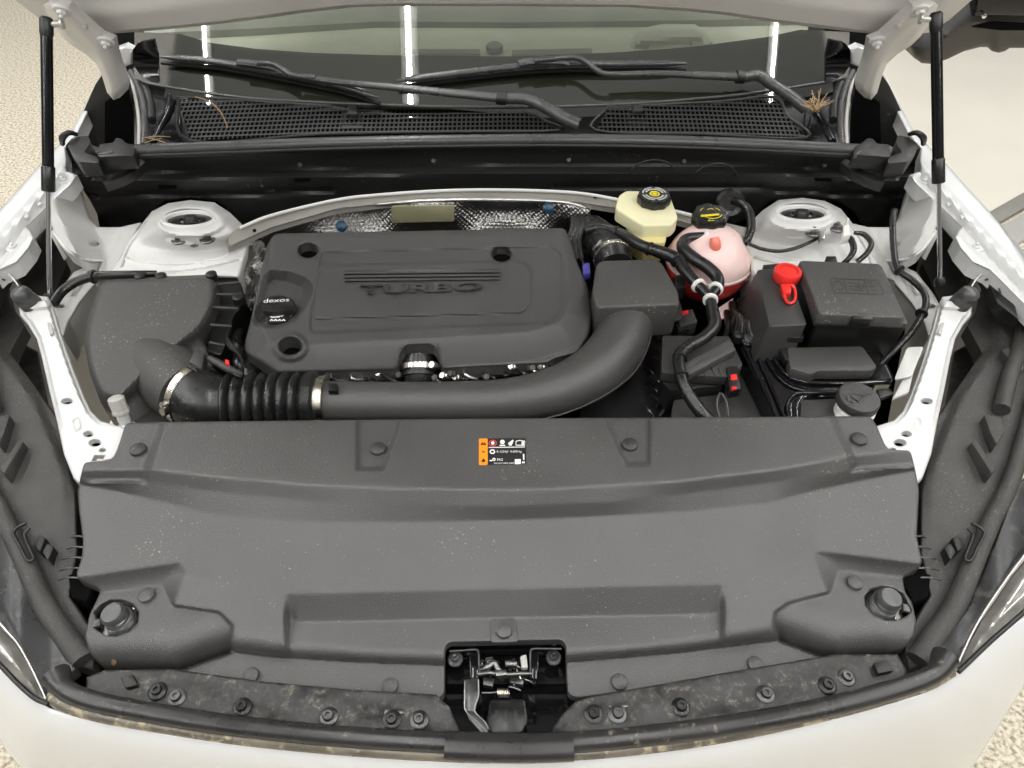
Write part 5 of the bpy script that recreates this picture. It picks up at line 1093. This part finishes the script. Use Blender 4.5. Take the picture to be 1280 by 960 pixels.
for q in ([(482, 886), (502, 886), (506, 892), (480, 892)], [(762, 880), (784, 880), (786, 884), (760, 884)]): block('carrier_slot', q, .8385, .004, 'dark_zinc', ca, .001)
for q in ([(150, 846), (166, 842), (172, 856), (156, 860)], [(1092, 828), (1110, 824), (1118, 838), (1098, 842)]): block('end_tab', q, .845, .01, 'black', ca, .002)

la = thing('hood_latch', 'black metal hood latch with springs and a release lever in the front notch', 'hood latch', pz(632, 890, .76))
sheet('latch_pan', rc([(552, 796), (712, 794), (714, 866), (730, 880), (700, 926), (570, 928), (540, 882), (552, 868)], 5), lambda U, V: .775+.018*sst(4, 0, np.abs(V-861))+.02*lin(880, 925, V), 'gloss', la, step=5, thick=.03)
mk('back_wall', *prism3([pz(553, 800, .815), pz(710, 798, .815), pz(710, 798, .815)+[0, .008, 0], pz(553, 800, .815)+[0, .008, 0]], [pz(553, 800, .815)-[0, 0, .05], pz(710, 798, .815)-[0, 0, .05], pz(710, 798, .815)+[0, .008, -.05], pz(553, 800, .815)+[0, .008, -.05]], .001), 'gloss', la)
for pts in ([(562, 814), (580, 813), (594, 812), (598, 816), (599, 838)], [(663, 840), (663, 816), (667, 811), (684, 811), (702, 811)]): ptube('bracket_edge', [(u, v, .815, 1.4) for u, v in pts], 'dark_metal', la, 5, 8)
for q in ([(586, 818), (598, 816), (600, 846), (588, 848)], [(664, 816), (674, 816), (672, 850), (662, 846)]): block('bracket', q, .813, .03, 'gloss', la, .002)
ptube('pivot_rod', [(598, 843, .815, 2.6), (612, 841, .818, 2.6), (630, 843, .818, 3), (648, 842, .818, 2.6), (664, 842, .815, 2.2)], 'dark_zinc', la, 5, 10)
ptube('striker_claw', [(600, 838, .816, 3), (610, 834, .822, 4), (618, 828, .824, 3), (622, 836, .822, 4), (628, 844, .818, 4)], 'dark_zinc', la, 5, 10)
block('claw_plate', [(618, 838), (632, 836), (634, 843), (620, 845)], .826, .006, 'dark_zinc', la, .001)
for (u0, v0, nn, du, dv, r, z) in ((632, 830, 8, 2.4, .4, 7, .812), (622, 866, 6, 3.2, -.2, 8.5, .808)):
    c0 = pz(u0, v0, z); kk = scl(c0); hx_ = []
    for j in range(nn*14):
        a = 2*math.pi*j/14; hx_.append(c0+[(j/14.)*du*kk*.75, math.cos(a)*r*kk*.55, math.sin(a)*r*kk*.55])
    mk('spring', *tubeV(hx_, .0011, 6), 'steel' if z < .81 else 'dark_zinc', la, 60)
ptube('spring_leg', [(636, 858, .818, 1.3), (644, 860, .82, 1.3), (651, 863, .82, 1.3)], 'dark_zinc', la, 4, 8)
ptube('spring_leg', [(602, 866, .81, 1.4), (612, 866, .81, 1.4), (622, 865, .812, 1.4)], 'dark_zinc', la, 4, 8)
block('white_clip', [(650, 820), (658, 817), (660, 834), (652, 835)], .822, .01, 'tag_grey', la, .002)
for u, v in ((569, 824), (692, 822)): hexbolt('latch_bolt', pz(u, v, .80), .006, 'dark_metal', la, h=.008)
lv = block('release_lever', [(580, 850), (598, 846), (599, 862), (594, 890), (582, 888), (581, 868)], .828, .003, 'dark_metal', la, .001)
block('lever_tip', [(582, 888), (594, 889), (609, 905), (611, 920), (600, 914), (586, 898)], .826, .004, 'dark_metal', la, .001)
ptube('lever_edge', [(581, 851, .8295, .7), (581, 870, .8295, 1.1), (582, 888, .829, 1.1), (597, 902, .828, 1.1), (609, 916, .828, 1.1)], 'dark_zinc', la, 4, 7)
ptube('lever_edge', [(598, 850, .8295, 1), (598, 870, .8295, 1), (593, 888, .829, 1), (606, 902, .828, 1), (611, 912, .828, 1)], 'dark_zinc', la, 4, 7)
for q in range(16):
    u = rnd_.uniform(602, 660); v = rnd_.uniform(822, 856); z = rnd_.uniform(.796, .814)
    ptube('latch_wire', [(u, v, z, 1.1), (u+rnd_.uniform(-7, 7), v+rnd_.uniform(2, 6), z+.004, 1.1), (u+rnd_.uniform(-10, 10), v+rnd_.uniform(6, 14), z, 1.1)], rnd_.choice(['dark_metal', 'dark_zinc', 'steel', 'black']), la, 4, 6)
for q in ([(604, 846), (618, 848), (616, 858), (604, 856)], [(636, 846), (656, 846), (654, 856), (638, 854)], [(606, 822), (616, 820), (618, 830), (608, 832)]): block('latch_plate', q, .806, .01, 'dark_metal', la, .001)
tg_ = block('finger_plate', rc([(612, 874), (656, 873), (660, 900), (652, 916), (614, 917), (608, 902)], 4), .803, .01, 'rubber', la, .003)
for u in (620, 632, 644): block('finger_slot', rc([(u-2, 887), (u+2, 886), (u+3, 901), (u-1, 902)], 2), .8035, .003, 'black', tg_, .0005)
ptube('pan_edge', [(580, 922, .822, 2), (600, 924, .824, 2), (640, 925, .824, 2), (684, 922, .822, 2)], 'gloss', la, 5, 8)

se = thing('bumper_seal', 'long black rubber seal running round the front edge above the bumper', 'seal strip', pz(620, 930, .82))
SE = [(70, 844), (82, 862), (118, 877), (200, 893), (300, 908), (430, 921), (560, 928.5), (640, 930), (720, 928), (860, 914), (1000, 891), (1100, 867), (1165, 844), (1182, 822)]
S3 = catmull([pz(u, v, .852) for u, v in SE], 10); n = len(S3); rr = np.full(n, .0118); rr[:9] = np.linspace(.017, .0118, 9); rr[-9:] = np.linspace(.0118, .017, 9)
mk('seal_tube', *tubeV(S3, rr, 16), 'seal', se, 60)
bmat = [(557, 932), (600, 934), (640, 935), (680, 934.5), (716, 933)]
mk('seal_joint', *tubeV(catmull([pz(u, v, .853) for u, v in bmat], 6), .0165, 14, flat=.8), 'seal', se, 50)
TR_ = [(64, 872), (84, 884), (130, 897), (200, 909), (300, 924), (430, 937), (560, 945), (640, 946), (760, 940), (900, 922), (1040, 892), (1150, 860), (1188, 840)]
mk('lower_lip', *tubeV(catmull([pz(u, v-2, .842) for u, v in TR_], 10), .0085, 12), 'trim', se, 60)

bp_ = thing('front_bumper', 'white painted front bumper edge curving round the nose of the car', 'bumper', pz(620, 960, .30))
BE = [(-60, 770), (-20, 812), (0, 832), (30, 860), (62, 884), (120, 899), (200, 913), (300, 928), (430, 941), (560, 948.5), (640, 950), (760, 944), (900, 926), (1040, 896), (1150, 864), (1200, 834), (1238, 802), (1290, 760), (1320, 730)]
BO = BE+[(1340, 790), (1290, 842), (1214, 962), (1180, 1030), (60, 1030), (26, 960), (-8, 918), (-60, 850)]
def bpz(U, V):
    d = dist(U, V, BE); return .836-.00012*d**1.6
sheet('bumper_skin', BO, bpz, 'white', bp_, step=7, thick=.25, rnd=3, rmm=.004)

# ================================================================== SMALL DEBRIS
dr = thing('dry_needles', 'clump of dry brown plant needles caught at the wiper pivot', 'plant debris', pz(1022, 135, 1.05))
for j in range(34):
    a = rnd_.uniform(-1.2, 1.2); L = rnd_.uniform(6, 22); u, v = 1022+rnd_.uniform(-6, 6), 136+rnd_.uniform(-6, 6)
    ptube('needle', [(u, v, 1.06, .7), (u+math.sin(a)*L*.5, v-math.cos(a)*L*.5, 1.07, .7), (u+math.sin(a)*L*1.1+rnd_.uniform(-2, 2), v-math.cos(a)*L, 1.068, .4)], 'straw', dr, 3, 5)
tw = thing('grass_stem', 'thin dry grass stem bending over the cowl grille', 'grass stem', pz(282, 158, 1.04)); ptube('stem', [(244, 121, 1.075, .7), (262, 127, 1.07, .7), (274, 138, 1.06, .7), (281, 150, 1.05, .7), (284, 160, 1.045, .6)], 'straw', tw, 5, 6)
t2 = thing('straw_bits', 'few crossed dry straws on the end of the cowl seal', 'straw', pz(195, 176, 1.05))
for a, b in (((178, 172), (213, 171)), ((180, 179), (202, 173)), ((182, 172), (208, 179))): ptube('straw', [(*a, 1.055, .6), ((a[0]+b[0])/2, (a[1]+b[1])/2-1, 1.058, .6), (*b, 1.055, .5)], 'straw', t2, 3, 5)
fk = thing('leaf_flake', 'tiny pale dry flake lying on the rounded cover corner', 'leaf flake', pz(142, 828, .83)); lay('flake', [(140, 823), (145, 825), (146, 828), (143, 833), (139, 830)], lambda U, V: cz(U, V)+.001, 'straw', fk, .001)
